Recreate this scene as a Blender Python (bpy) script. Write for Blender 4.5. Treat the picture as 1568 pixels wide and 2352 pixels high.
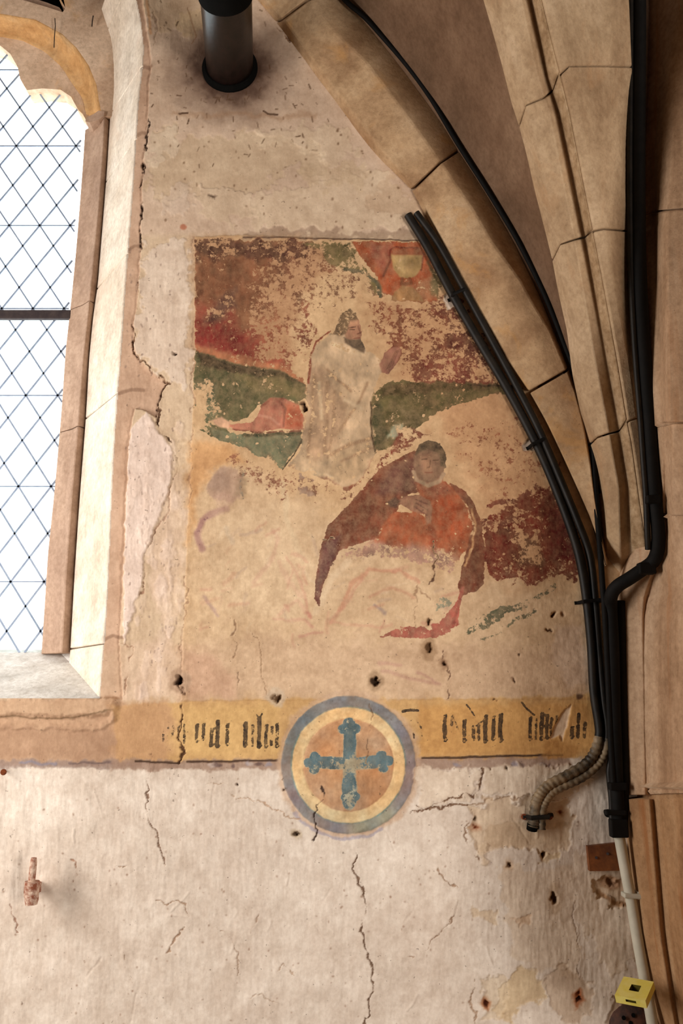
import bpy, bmesh, math, random
import numpy as np
from mathutils import Vector, Matrix

random.seed(4)
scene = bpy.context.scene
for o in list(bpy.data.objects):
    bpy.data.objects.remove(o, do_unlink=True)

# ------------------------------------------------------------------ camera
F, CX, CY = 2000.0, 784.0, 1176.0          # focal length / centre in photo pixels
TH = math.radians(12.3)                    # camera looks slightly up
D, EYE = 2.70, 1.60                        # distance to the wall, eye height
cam_d = bpy.data.cameras.new('camera')
cam = bpy.data.objects.new('camera', cam_d)
scene.collection.objects.link(cam)
cam.location = (0, -D, EYE)
cam.rotation_euler = (math.pi / 2 + TH, 0, 0)
cam_d.sensor_fit = 'VERTICAL'
cam_d.sensor_height = 36.0
cam_d.sensor_width = 24.0
cam_d.lens = F / 2352 * 36.0
cam_d.clip_start = 0.02
scene.camera = cam

# ------------------------------------------------------------------ world, light, exposure
world = bpy.data.worlds.new('overcast_sky')
scene.world = world
world.use_nodes = True
wb = world.node_tree.nodes['Background']
wb.inputs[0].default_value = (0.95, 0.98, 1.0, 1)
wb.inputs[1].default_value = 4.5

def area(name, loc, target, sx, sy, power, col):
    l = bpy.data.lights.new(name, 'AREA')
    l.shape = 'RECTANGLE'; l.size = sx; l.size_y = sy; l.energy = power; l.color = col
    o = bpy.data.objects.new(name, l); scene.collection.objects.link(o)
    o.location = loc
    o.rotation_euler = (Vector(target) - Vector(loc)).to_track_quat('-Z', 'Y').to_euler()
    return o
# added area lamps for assumed daylight; no windows are modelled on these sides
area('assumed_lamp_far', (3.0, -4.4, 1.3), (-0.3, 0, 1.2), 1.0, 1.7, 155, (1.0, 0.94, 0.88))  # lamp added for an assumed, unmodelled window at the right rear
area('added_lamp_left', (-2.75, -1.3, 1.9), (-0.2, 0, 1.6), 1.0, 2.2, 92, (1.0, 0.955, 0.91))  # lamp added beside the windowless left wall to steepen the falloff
scene.view_settings.view_transform = 'Standard'
scene.view_settings.look = 'None'
scene.view_settings.gamma = 1.0
scene.view_settings.use_curve_mapping = False
scene.view_settings.exposure = 0.15

# ------------------------------------------------------------------ helpers
UP = np.array([0, -math.sin(TH), math.cos(TH)])
FW = np.array([0, math.cos(TH), math.sin(TH)])
def at(px, py, Y=0.0):
    """world point on the plane y=Y behind a photo pixel"""
    a = (px - CX) / F; b = (CY - py) / F
    d = np.array([a, 0, 0]) + UP * b + FW
    t = (Y + D) / d[1]
    return Vector((d[0] * t, Y, EYE + d[2] * t))

def lin(c):
    c = np.asarray(c, float) / 255.0
    return np.where(c <= 0.04045, c / 12.92, ((c + 0.055) / 1.055) ** 2.4)
def L4(c):
    v = lin(c); return (v[0], v[1], v[2], 1)

def link(o, parent=None):
    scene.collection.objects.link(o)
    if parent is not None:
        o.parent = parent
        o.matrix_parent_inverse = parent.matrix_basis.inverted()
    return o

def meshobj(name, verts, faces, mat, parent=None, smooth=None):
    me = bpy.data.meshes.new(name)
    me.from_pydata([tuple(v) for v in verts], [], faces)
    bm = bmesh.new(); bm.from_mesh(me)
    bmesh.ops.recalc_face_normals(bm, faces=bm.faces)
    bm.to_mesh(me); bm.free()
    if smooth is not None:
        for p in me.polygons: p.use_smooth = True
        me.set_sharp_from_angle(angle=math.radians(smooth))
    me.materials.append(mat)
    o = bpy.data.objects.new(name, me)
    return link(o, parent)

def empty(name, loc, parent=None):
    o = bpy.data.objects.new(name, None); o.location = loc; o.empty_display_size = 0.05
    return link(o, parent)

def tag(o, label, cat, group=None):
    o['label'] = label; o['category'] = cat
    if group: o['group'] = group
    return o
def struct(o, label=None, cat=None):
    o['kind'] = 'structure'
    if label: o['label'] = label
    if cat: o['category'] = cat
    return o

def resample(poly, ya, yb, n):
    """n points along a pixel polyline between photo rows ya and yb (rows monotonic)"""
    p = np.array(sorted(poly, key=lambda q: q[1]), float)
    ys = np.linspace(ya, yb, n)
    xs = np.interp(ys, p[:, 1], p[:, 0])
    # linear extrapolation past both ends
    s0 = (p[1, 0] - p[0, 0]) / (p[1, 1] - p[0, 1]); s1 = (p[-1, 0] - p[-2, 0]) / (p[-1, 1] - p[-2, 1])
    xs = np.where(ys < p[0, 1], p[0, 0] + s0 * (ys - p[0, 1]), xs)
    xs = np.where(ys > p[-1, 1], p[-1, 0] + s1 * (ys - p[-1, 1]), xs)
    return list(zip(xs, ys))

def stone_run(parent, name, edges, joints, mat, n=16, gap=3.0, back=0.10, bevel=0.006):
    """edges: [(pixel polyline, depth or f(row))]; joints: list of rows per edge; one closed block between each two joints"""
    out = []
    for k in range(len(joints) - 1):
        rows = []
        for i, (poly, Y) in enumerate(edges):
            ya, yb = joints[k][i] + gap / 2, joints[k + 1][i] - gap / 2
            pts = resample(poly, ya, yb, n)
            rows.append([at(x, y, Y(y) if callable(Y) else Y) for x, y in pts])
        # closing edges behind
        rows.append([v + Vector((0.0, back, 0.0)) for v in rows[-1]])
        rows.insert(0, [v + Vector((0.0, back, 0.0)) for v in rows[0]])
        m = len(rows)
        V = [v for r in rows for v in r]; Fc = []
        for i in range(m):
            j = (i + 1) % m
            for q in range(n - 1):
                Fc.append((i * n + q, i * n + q + 1, j * n + q + 1, j * n + q))
        Fc.append(tuple(i * n for i in range(m))); Fc.append(tuple(i * n + n - 1 for i in reversed(range(m))))
        o = meshobj(name, V, Fc, mat, parent, smooth=28)
        if bevel:
            b = o.modifiers.new('bevel', 'BEVEL'); b.width = bevel; b.segments = 2; b.limit_method = 'ANGLE'; b.angle_limit = math.radians(30)
        out.append(o)
    return out

def catmull(pts, per=6):
    P = [Vector(p) for p in pts]
    P = [2 * P[0] - P[1]] + P + [2 * P[-1] - P[-2]]
    out = []
    for i in range(1, len(P) - 2):
        for s in range(per):
            t = s / per
            a, b, c, d = P[i - 1], P[i], P[i + 1], P[i + 2]
            out.append(0.5 * ((2 * b) + (c - a) * t + (2 * a - 5 * b + 4 * c - d) * t * t + (3 * b - a - 3 * c + d) * t ** 3))
    out.append(P[-2])
    return out

def tube(name, pts, r, mat, parent=None, sides=12, rfun=None, caps=True, smooth=50):
    n = len(pts); V = []; Fc = []
    T = []
    for i in range(n):
        T.append(((pts[min(i + 1, n - 1)]) - (pts[max(i - 1, 0)])).normalized())
    nrm = T[0].orthogonal().normalized()
    for i in range(n):
        nrm = (nrm - T[i] * nrm.dot(T[i])).normalized()
        bn = T[i].cross(nrm)
        rr = rfun(i / (n - 1), i) if rfun else r
        for s in range(sides):
            a = 2 * math.pi * s / sides
            V.append(pts[i] + (nrm * math.cos(a) + bn * math.sin(a)) * rr)
    for i in range(n - 1):
        for s in range(sides):
            s2 = (s + 1) % sides
            Fc.append((i * sides + s, i * sides + s2, (i + 1) * sides + s2, (i + 1) * sides + s))
    if caps:
        Fc.append(tuple(range(sides))); Fc.append(tuple((n - 1) * sides + s for s in reversed(range(sides))))
    return meshobj(name, V, Fc, mat, parent, smooth=smooth)

def box(name, c, size, mat, parent=None, rot=None, bevel=0.0):
    x, y, z = [s / 2 for s in size]
    V = [Vector((sx * x, sy * y, sz * z)) for sx in (-1, 1) for sy in (-1, 1) for sz in (-1, 1)]
    if rot is not None: V = [rot @ v for v in V]
    V = [v + Vector(c) for v in V]
    Fc = [(0, 1, 3, 2), (4, 6, 7, 5), (0, 4, 5, 1), (2, 3, 7, 6), (0, 2, 6, 4), (1, 5, 7, 3)]
    o = meshobj(name, V, Fc, mat, parent)
    if bevel:
        b = o.modifiers.new('bevel', 'BEVEL'); b.width = bevel; b.segments = 2
    return o

def prism(name, pts, Y0, Y1, mat, parent=None, smooth=None):
    """polygon given in pixels, standing in plane Y0, with its thickness back to Y1"""
    a = [at(x, y, Y0) for x, y in pts]
    b = [Vector((v.x, Y1, v.z)) for v in a]
    n = len(a)
    Fc = [tuple(range(n)), tuple(range(2 * n - 1, n - 1, -1))] + [(i, (i + 1) % n, n + (i + 1) % n, n + i) for i in range(n)]
    return meshobj(name, a + b, Fc, mat, parent, smooth)

# ------------------------------------------------------------------ materials
def new_mat(name):
    m = bpy.data.materials.new(name); m.use_nodes = True
    nt = m.node_tree
    return m, nt, nt.nodes['Principled BSDF']
def N(nt, t, **kw):
    n = nt.nodes.new(t)
    for k, v in kw.items(): setattr(n, k, v)
    return n
def noise(nt, vec, scale, detail=6, rough=0.6, stretch=None, dist=0.0):
    if stretch:
        mp = N(nt, 'ShaderNodeMapping'); mp.inputs['Scale'].default_value = stretch
        nt.links.new(vec, mp.inputs['Vector']); vec = mp.outputs[0]
    n = N(nt, 'ShaderNodeTexNoise'); n.inputs['Scale'].default_value = scale; n.inputs['Detail'].default_value = detail
    n.inputs['Roughness'].default_value = rough; n.inputs['Distortion'].default_value = dist
    nt.links.new(vec, n.inputs['Vector'])
    return n.outputs['Fac']
def ramp(nt, fac, stops):
    r = N(nt, 'ShaderNodeValToRGB')
    els = r.color_ramp.elements
    while len(els) < len(stops): els.new(0.5)
    for e, (p, c) in zip(els, stops):
        e.position = p; e.color = c if len(c) == 4 else (*c, 1)
    nt.links.new(fac, r.inputs[0])
    return r.outputs[0]
def mix(nt, fac, a, b, mode='MIX'):
    m = N(nt, 'ShaderNodeMix', data_type='RGBA', blend_type=mode)
    for s, v in ((m.inputs[0], fac), (m.inputs[6], a), (m.inputs[7], b)):
        if isinstance(v, (int, float)): s.default_value = v
        elif isinstance(v, tuple): s.default_value = v
        else: nt.links.new(v, s)
    return m.outputs[2]
def maprange(nt, v, a, b, c=0.0, d=1.0, smooth=False):
    m = N(nt, 'ShaderNodeMapRange')
    if smooth: m.interpolation_type = 'SMOOTHSTEP'
    nt.links.new(v, m.inputs[0])
    for i, x in enumerate((a, b, c, d)): m.inputs[i + 1].default_value = x
    return m.outputs[0]
def bump(nt, bsdf, h, strength, dist):
    b = N(nt, 'ShaderNodeBump'); b.inputs['Strength'].default_value = strength; b.inputs['Distance'].default_value = dist
    nt.links.new(h, b.inputs['Height']); nt.links.new(b.outputs[0], bsdf.inputs['Normal'])
def pos(nt):
    return N(nt, 'ShaderNodeNewGeometry').outputs['Position']

def stone_mat(name, dark, mid, light, scale=3.0, stretch=None, speck=0.25, stain=None, stain_amt=0.5, bdist=0.004):
    m, nt, b = new_mat(name)
    p = pos(nt)
    n1 = noise(nt, p, scale, 5, 0.6, stretch, 0.3)
    col = ramp(nt, n1, [(0.30, L4(dark)), (0.5, L4(mid)), (0.72, L4(light))])
    n2 = noise(nt, p, 60, 6, 0.7)
    col = mix(nt, 0.6, col, ramp(nt, n2, [(0.3, (0.60, 0.55, 0.50)), (0.6, (1.0, 1.0, 1.0))]), 'MULTIPLY')
    col = mix(nt, 0.55, col, ramp(nt, noise(nt, p, 11, 8, 0.7), [(0.34, (0.62, 0.57, 0.52)), (0.56, (1.03, 1.03, 1.03))]), 'MULTIPLY')
    if stain:
        n4 = noise(nt, p, scale * 1.7, 4, 0.6, stretch, 0.6)
        col = mix(nt, maprange(nt, n4, 0.55, 0.72, 0, stain_amt, True), col, L4(stain))
    n3 = noise(nt, p, 190, 3, 0.6)
    col = mix(nt, maprange(nt, n3, 0.64, 0.72, 0, speck, True), col, L4((70, 50, 36)))
    nt.links.new(col, b.inputs['Base Color'])
    b.inputs['Roughness'].default_value = 0.88; b.inputs['Specular IOR Level'].default_value = 0.2
    bump(nt, b, noise(nt, p, 45, 8, 0.65), 0.55, bdist)
    return m

def plain(name, col, rough=0.5, metal=0.0, col2=None, scale=40, bstr=0.2, bdist=0.001, spec=0.5):
    m, nt, b = new_mat(name)
    p = pos(nt)
    n1 = noise(nt, p, scale, 5, 0.65)
    c = ramp(nt, n1, [(0.38, L4(col)), (0.64, L4(col2 or col))])
    nt.links.new(c, b.inputs['Base Color'])
    b.inputs['Roughness'].default_value = rough; b.inputs['Metallic'].default_value = metal
    b.inputs['Specular IOR Level'].default_value = spec
    bump(nt, b, noise(nt, p, scale * 2.5, 4, 0.6), bstr, bdist)
    return m

M = {}
M['rib'] = stone_mat('ochre_rib_stone', (164, 128, 94), (196, 162, 124), (214, 184, 148), 4.5, None, 0.45, (196, 146, 88), 0.55, 0.007)
M['diag'] = stone_mat('cream_rib_stone', (166, 136, 104), (196, 168, 134), (214, 188, 156), 5.0, (1, 1, 0.4), 0.4, (190, 146, 104), 0.35, 0.007)
M['diag_rough'] = stone_mat('tooled_rib_stone', (158, 128, 94), (186, 156, 120), (204, 176, 142), 40.0, None, 0.4, None, 0.0, 0.012)
M['pier'] = stone_mat('streaked_pier_stone', (160, 126, 96), (190, 156, 124), (212, 182, 152), 5.0, (2.2, 2.2, 0.16), 0.4, (176, 122, 80), 0.5, 0.007)
M['pier_low'] = stone_mat('ochre_pier_stone', (142, 104, 70), (170, 130, 92), (192, 156, 118), 6.0, (2.4, 2.4, 0.14), 0.4, (150, 92, 48), 0.7, 0.007)
M['web'] = stone_mat('dark_vault_plaster', (104, 80, 60), (128, 100, 78), (148, 120, 96), 3.0, None, 0.5)  # web plaster set to a darker brown than the ribs
M['jamb'] = stone_mat('window_jamb_stone', (228, 210, 188), (246, 232, 214), (252, 242, 228), 2.6, None, 0.15, (232, 206, 184), 0.4, 0.003)
M['mould'] = stone_mat('window_moulding_stone', (166, 136, 116), (194, 164, 142), (210, 182, 160), 4.0, (1, 1, 0.4), 0.25)
M['tracery'] = stone_mat('tracery_stone', (194, 160, 132), (222, 192, 164), (234, 208, 182), 4.0, None, 0.3, (214, 164, 102), 0.6)
M['orange'] = stone_mat('ochre_tracery_hollow', (190, 138, 84), (214, 168, 114), (222, 186, 142), 5.0, None, 0.3)
M['sill'] = stone_mat('pale_sill_stone', (212, 208, 202), (232, 228, 222), (242, 240, 236), 6.0, None, 0.6)
M['black'] = plain('black_conduit', (7, 6, 5), 0.75, 0.0, (16, 13, 11), 30, spec=.2)
M['conduit'] = plain('painted_conduit', (13, 10, 7), 0.55, 0.0, (32, 25, 17), 24, spec=.3)
M['flex'] = plain('dusty_flex_conduit', (34, 28, 20), 0.6, 0.0, (150, 128, 98), 14)
M['white_pipe'] = plain('white_plastic_pipe', (186, 182, 164), 0.45, 0.0, (204, 198, 180), 12)
M['flue'] = plain('flue_enamel', (9, 5, 4), 0.30, 0.0, (26, 14, 12), 26, 0.35, spec=.4)
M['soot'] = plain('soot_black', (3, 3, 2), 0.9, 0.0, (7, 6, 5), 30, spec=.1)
M['rust'] = plain('rust', (96, 42, 16), 0.8, 0.2, (150, 76, 32), 90, 0.5)
M['rustlime'] = plain('limewashed_rusty_iron', (140, 78, 52), 0.85, 0.0, (222, 196, 174), 60, 0.6, 0.002)
M['wood'] = plain('old_brown_wood', (92, 46, 14), 0.7, 0.0, (142, 82, 34), 14, 0.4, 0.002)
M['lead'] = plain('lead_came', (128, 142, 166), 0.6, 0.0, (150, 164, 184), 30)  # pale blue colour stands in for window glare washing over the leads
M['iron'] = plain('dark_iron_bar', (46, 36, 38), 0.7, 0.2, (66, 54, 52), 30)
M['cobweb'] = plain('dusty_cobweb', (52, 40, 32), 0.9, 0.0, (70, 56, 44), 60)
M['room'] = plain('room_plaster', (128, 108, 88), 0.9, 0.0, (140, 120, 98), 4)
M['limewash'] = plain('plain_limewash', (214, 198, 180), 0.9, 0.0, (228, 213, 197), 8, 0.4, 0.003)
M['floor'] = plain('stone_floor', (96, 80, 66), 0.8, 0.0, (116, 98, 82), 5)
M['wood_dark'] = plain('dark_charred_wood', (34, 14, 8), 0.75, 0.0, (92, 50, 28), 22, 0.5, 0.002)

g, nt, b = new_mat('clear_quarry_glass')
tr = N(nt, 'ShaderNodeBsdfTransparent'); tr.inputs[0].default_value = (0.93, 0.97, 0.97, 1)
gl = N(nt, 'ShaderNodeBsdfGlossy'); gl.inputs['Roughness'].default_value = 0.05
ms = N(nt, 'ShaderNodeMixShader'); ms.inputs[0].default_value = 0.06
nt.links.new(tr.outputs[0], ms.inputs[1]); nt.links.new(gl.outputs[0], ms.inputs[2])
nt.links.new(ms.outputs[0], nt.nodes['Material Output'].inputs['Surface'])
M['glass'] = g

y, nt, b = new_mat('yellow_translucent_plastic')
b.inputs['Base Color'].default_value = L4((236, 214, 84)); b.inputs['Roughness'].default_value = 0.25
b.inputs['Transmission Weight'].default_value = 0.25; b.inputs['IOR'].default_value = 1.4
nn = noise(nt, pos(nt), 30, 2); nt.links.new(ramp(nt, nn, [(0.4, L4((250, 232, 110))), (0.6, L4((255, 240, 140)))]), b.inputs['Base Color'])
M['yellow'] = y
M['recess_olive_shade'] = plain('shaded_yellow_plastic', (84, 72, 14), 0.6, 0.0, (98, 86, 22), 30)  # darker version of the yellow plastic: shade painted into hole and slot

# fresco / plaster: ground colour, paint colour and paint coverage come from the mesh; flaking and grain from noise
def fresco_mat(name, glaze=0.9):
    m, nt, b = new_mat(name)
    p = pos(nt)
    G = N(nt, 'ShaderNodeAttribute', attribute_name='ground')
    P = N(nt, 'ShaderNodeAttribute', attribute_name='paint')
    na = noise(nt, p, 19, 12, 0.80, None, 0.25)
    nb = noise(nt, p, 75, 6, 0.7)
    add = N(nt, 'ShaderNodeMath', operation='MULTIPLY_ADD'); add.inputs[1].default_value = 0.42
    nt.links.new(nb, add.inputs[0])
    mul = N(nt, 'ShaderNodeMath', operation='MULTIPLY'); mul.inputs[1].default_value = 0.58
    nt.links.new(na, mul.inputs[0]); nt.links.new(mul.outputs[0], add.inputs[2])
    uni = maprange(nt, add.outputs[0], 0.36, 0.64)
    d = N(nt, 'ShaderNodeMath', operation='SUBTRACT'); nt.links.new(P.outputs['Alpha'], d.inputs[0]); nt.links.new(uni, d.inputs[1])
    fac = maprange(nt, d.outputs[0], -0.06, 0.13, 0, 1, True)
    thin = maprange(nt, noise(nt, p, 38, 9, 0.75), 0.36, 0.60, 0.74, 1.0)
    fm = N(nt, 'ShaderNodeMath', operation='MULTIPLY'); nt.links.new(fac, fm.inputs[0]); nt.links.new(thin, fm.inputs[1]); fac = fm.outputs[0]
    brush = noise(nt, p, 22, 6, 0.65, (1, 1, 0.45))
    pc = mix(nt, 0.55, P.outputs['Color'], ramp(nt, brush, [(0.3, (0.5, 0.48, 0.46)), (0.65, (1.15, 1.12, 1.1))]), 'MULTIPLY')
    gv = noise(nt, p, 5.5, 6, 0.6)
    gc = mix(nt, 0.4, G.outputs['Color'], ramp(nt, gv, [(0.32, (0.74, 0.69, 0.64)), (0.62, (1.04, 1.03, 1.02))]), 'MULTIPLY')
    gf = noise(nt, p, 120, 5, 0.7)
    gc = mix(nt, 0.35, gc, ramp(nt, gf, [(0.3, (0.72, 0.68, 0.64)), (0.6, (1.03, 1.03, 1.03))]), 'MULTIPLY')
    sp = noise(nt, p, 95, 2, 0.5)
    col = mix(nt, fac, gc, pc)
    col = mix(nt, maprange(nt, sp, 0.70, 0.76, 0, 0.55, True), col, L4((86, 66, 52)))
    nt.links.new(col, b.inputs['Base Color'])
    b.inputs['Roughness'].default_value = glaze; b.inputs['Specular IOR Level'].default_value = 0.15
    h1 = noise(nt, p, 55, 8, 0.65, (1.0, 1.0, 0.35)); 
    bump(nt, b, h1, 0.5, 0.0035)
    return m
M['plaster'] = fresco_mat('limewashed_plaster')
M['fresco'] = fresco_mat('flaking_fresco', 0.8)
# ------------------------------------------------------------------ the painted and plastered wall
STEP = 2.0
GX0, GX1, GY0, GY1 = -460.0, 1560.0, -140.0, 2480.0
xs = np.arange(GX0, GX1 + .1, STEP); ys = np.arange(GY0, GY1 + .1, STEP)
NXg, NYg = len(xs), len(ys)
U, V = np.meshgrid(xs, ys)
rng = np.random.default_rng(11)

def vnoise(u, v, sc, seed, sy=None):
    r = np.random.default_rng(seed)
    T = r.random((256, 256))
    a = u / sc + 1000.37; c = v / (sy or sc) + 1000.71
    i = np.floor(a).astype(int); j = np.floor(c).astype(int)
    fa = a - i; fc = c - j
    fa = fa * fa * (3 - 2 * fa); fc = fc * fc * (3 - 2 * fc)
    i0 = i & 255; i1 = (i + 1) & 255; j0 = j & 255; j1 = (j + 1) & 255
    return (T[j0, i0] * (1 - fa) + T[j0, i1] * fa) * (1 - fc) + (T[j1, i0] * (1 - fa) + T[j1, i1] * fa) * fc
def fbm(sc, seed, octv=4, sy=None, u=None, v=None):
    u = U if u is None else u; v = V if v is None else v
    t = np.zeros_like(u); amp = 1.0; tot = 0
    for k in range(octv):
        t += amp * vnoise(u, v, sc / 2 ** k, seed + k, (sy / 2 ** k) if sy else None); tot += amp; amp *= 0.55
    return t / tot
J1 = fbm(26, 101, 4) - 0.5; J2 = fbm(26, 201, 4) - 0.5      # edge jitter
JF1 = fbm(9, 131, 3) - 0.5; JF2 = fbm(9, 231, 3) - 0.5; JW = fbm(34, 331, 3)

GC = np.zeros((NYg, NXg, 3)); GC[:] = (214, 188, 158)
PC = np.zeros((NYg, NXg, 3)); PC[:] = (214, 188, 158)
PA = np.zeros((NYg, NXg))
H = np.zeros((NYg, NXg))
CL = np.zeros((NYg, NXg), int)

def sl(pts, m):
    p = np.array(pts, float)
    x0 = max(0, int((p[:, 0].min() - m - GX0) / STEP)); x1 = min(NXg, int((p[:, 0].max() + m - GX0) / STEP) + 2)
    y0 = max(0, int((p[:, 1].min() - m - GY0) / STEP)); y1 = min(NYg, int((p[:, 1].max() + m - GY0) / STEP) + 2)
    return (slice(y0, y1), slice(x0, x1))
def segdist(u, v, pts, closed=False):
    p = [tuple(map(float, q)) for q in pts]
    if closed: p = p + [p[0]]
    d = np.full(u.shape, 1e9)
    for (ax, ay), (bx, by) in zip(p[:-1], p[1:]):
        dx, dy = bx - ax, by - ay
        t = np.clip(((u - ax) * dx + (v - ay) * dy) / (dx * dx + dy * dy + 1e-9), 0, 1)
        d = np.minimum(d, (u - ax - t * dx) ** 2 + (v - ay - t * dy) ** 2)
    return np.sqrt(d)
def inside(u, v, pts):
    r = np.zeros(u.shape, bool); n = len(pts)
    for i in range(n):
        (ax, ay), (bx, by) = pts[i], pts[(i + 1) % n]
        if ay == by: continue
        c = ((ay > v) != (by > v)) & (u < (bx - ax) * (v - ay) / (by - ay) + ax)
        r ^= c
    return r
def sstep(x): x = np.clip(x, 0, 1); return x * x * (3 - 2 * x)
def polymask(pts, feather=4, jit=14):
    s = sl(pts, feather + jit + 6)
    kj = 1.2 if jit <= 4 else 2.4; jf = min(jit, 8); u = U[s] + J1[s] * jit * kj + JF1[s] * jf * 1.2; v = V[s] + J2[s] * jit * kj + JF2[s] * jf * 1.2
    d = segdist(u, v, pts, True); d = np.where(inside(u, v, pts), d, -d)
    return s, sstep(d / (2 * feather) + 0.5)
def linemask(pts, w, feather=2, jit=4):
    s = sl(pts, w + feather + jit + 6)
    u = U[s] + J1[s] * jit * 2; v = V[s] + J2[s] * jit * 2
    d = segdist(u, v, pts)
    return s, sstep((w / 2 + feather / 2 - d) / feather)
def ellipse(cx, cy, rx, ry, n=32, rot=0.0):
    c, s_ = math.cos(rot), math.sin(rot)
    return [(cx + rx * math.cos(a) * c - ry * math.sin(a) * s_, cy + rx * math.cos(a) * s_ + ry * math.sin(a) * c) for a in np.linspace(0, 2 * math.pi, n, endpoint=False)]
def _paint(s, m, col, cov):
    first = (PA[s] < 0.02) & (m > 0)
    k = np.where(first, 1.0, m)[..., None]
    PC[s] = PC[s] * (1 - k) + np.array(col, float) * k
    PA[s] = PA[s] * (1 - m) + cov * m
def paint(pts, col, cov=1.0, feather=4, jit=8): _paint(*polymask(pts, feather, jit), col, cov)
def pstroke(pts, w, col, cov=1.0, feather=3, jit=3): _paint(*linemask(pts, w, feather, jit), col, cov)
def tint(pts, col, op=1.0, feather=5, jit=12):
    s, m = polymask(pts, feather, jit); k = (m * op)[..., None]
    GC[s] = GC[s] * (1 - k) + np.array(col, float) * k
def tstroke(pts, w, col, op=1.0, feather=3, jit=4):
    s, m = linemask(pts, w, feather, jit); k = (m * op)[..., None]
    GC[s] = GC[s] * (1 - k) + np.array(col, float) * k
def raise_(pts, h, feather=3, jit=8):
    s, m = polymask(pts, feather, jit); H[s] += m * h
def unpaint(pts, feather=4, jit=8, k=1.0):
    s, m = polymask(pts, feather, jit); PA[s] *= (1 - m * k)
def crack(pts, w=2.4, depth=0.006, col=(92, 66, 48), op=0.8, jit=3):
    m_ = w + 22; s = sl(pts, m_)
    d = segdist(U[s] + J1[s] * 26 + JF1[s] * 7, V[s] + J2[s] * 26 + JF2[s] * 7, pts)
    wv = w * (0.25 + 1.3 * np.clip((JW[s] - .33) * 3, 0, 1))
    m = sstep((wv * .5 + .9 - d) / 1.6) * np.clip((JW[s] - .28) * 5, 0.15, 1)
    k = (m * op)[..., None]
    GC[s] = GC[s] * (1 - k) + np.array(col, float) * k
    PA[s] *= (1 - m); H[s] -= m * depth * .55
    sd = np.exp(-(d / 9) ** 2); H[s] += sd * .0012          # lifted lips
def hole(x, y, rx, ry, depth=0.03, col=(66, 44, 30), halo=None):
    if halo: tint(ellipse(x, y, rx * 2.3, ry * 2.1), halo, 0.8, 6, 8)
    s, m = polymask(ellipse(x, y, rx * .8, ry * .8, 16), 4, 9)
    H[s] -= m * depth * .6; k = (m)[..., None]
    GC[s] = GC[s] * (1 - k) + np.array(col, float) * k; PA[s] *= (1 - m)
    s2, m2 = polymask(ellipse(x, y, rx * 1.9, ry * 1.8, 16), 5, 6); PA[s2] *= (1 - m2)

# outlines shared by wall, window and vault (photo pixels)
ARRIS = [(150, -140), (262, -110), (295, -60), (312, 0), (320, 41), (327, 102), (324, 150), (318, 200), (314, 245), (308, 347), (298, 490), (288, 612), (282, 700), (273, 822), (267, 896), (257, 1067), (249, 1231), (243, 1353), (238, 1459), (233, 1500), (226, 1604)]
RIB_IN = [(520, -90), (560, -40), (592, 0), (635, 50), (660, 84), (715, 158), (762, 222), (812, 290), (860, 352), (905, 398), (945, 437), (985, 510), (1018, 572), (1055, 640), (1092, 706), (1130, 772), (1165, 835), (1215, 903), (1252, 970), (1290, 1050), (1325, 1125), (1352, 1185), (1372, 1240), (1386, 1300)]

# --- ground colours of the plaster
WHITE = (228, 213, 197)
tint([(-500, 1745), (1600, 1740), (1600, 2600), (-500, 2600)], WHITE, 1, 4, 6)
UPPER = [(-300, -200), (1200, -200), (1200, 540), (-300, 540)]
tint(UPPER, (214, 187, 162), 1, 10, 4)
# repaired plaster fields of the upper wall
for pts, c, o, h in [
    ([(340, 300), (400, 305), (420, 330), (440, 318), (470, 330), (560, 310), (640, 325), (720, 330), (760, 360), (740, 390), (700, 395), (660, 380), (610, 420), (575, 455), (540, 440), (500, 430), (440, 440), (400, 460), (345, 440)], (208, 182, 150), .85, -.0015),
    ([(338, 310), (405, 310), (420, 340), (390, 365), (340, 375)], (224, 202, 176), .9, .0015),
    ([(575, 300), (680, 285), (790, 300), (830, 350), (770, 370), (690, 340), (600, 345)], (222, 198, 168), .8, .0015),
    ([(600, 435), (700, 425), (800, 400), (880, 400), (930, 440), (960, 490), (930, 530), (700, 535), (590, 525), (570, 470)], (224, 200, 170), .9, .0015),
    ([(690, 385), (760, 370), (850, 380), (830, 420), (740, 440)], (214, 188, 156), .9, .0005),
    ([(850, 440), (900, 418), (938, 440), (950, 480), (900, 500), (860, 480)], (206, 176, 146), .7, -.001),
    ([(450, 440), (500, 430), (560, 445), (590, 500), (560, 520), (500, 500), (455, 490)], (218, 194, 164), .8, .001),
    ([(370, 430), (440, 430), (430, 495), (385, 490)], (222, 200, 180), .7, .0015),
    ([(335, 560), (400, 545), (440, 560), (440, 900), (400, 880), (330, 840), (310, 790), (325, 640)], (230, 210, 192), .9, .002),
    ([(330, -100), (470, -100), (470, 60), (400, 80), (340, 70)], (218, 190, 156), .8, .001),
    ([(400, 20), (460, 15), (480, 60), (430, 90), (395, 60)], (226, 196, 152), .6, 0)]:
    tint(pts, c, o * .8, 4, 30); raise_(pts, h, 2, 30)
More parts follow.
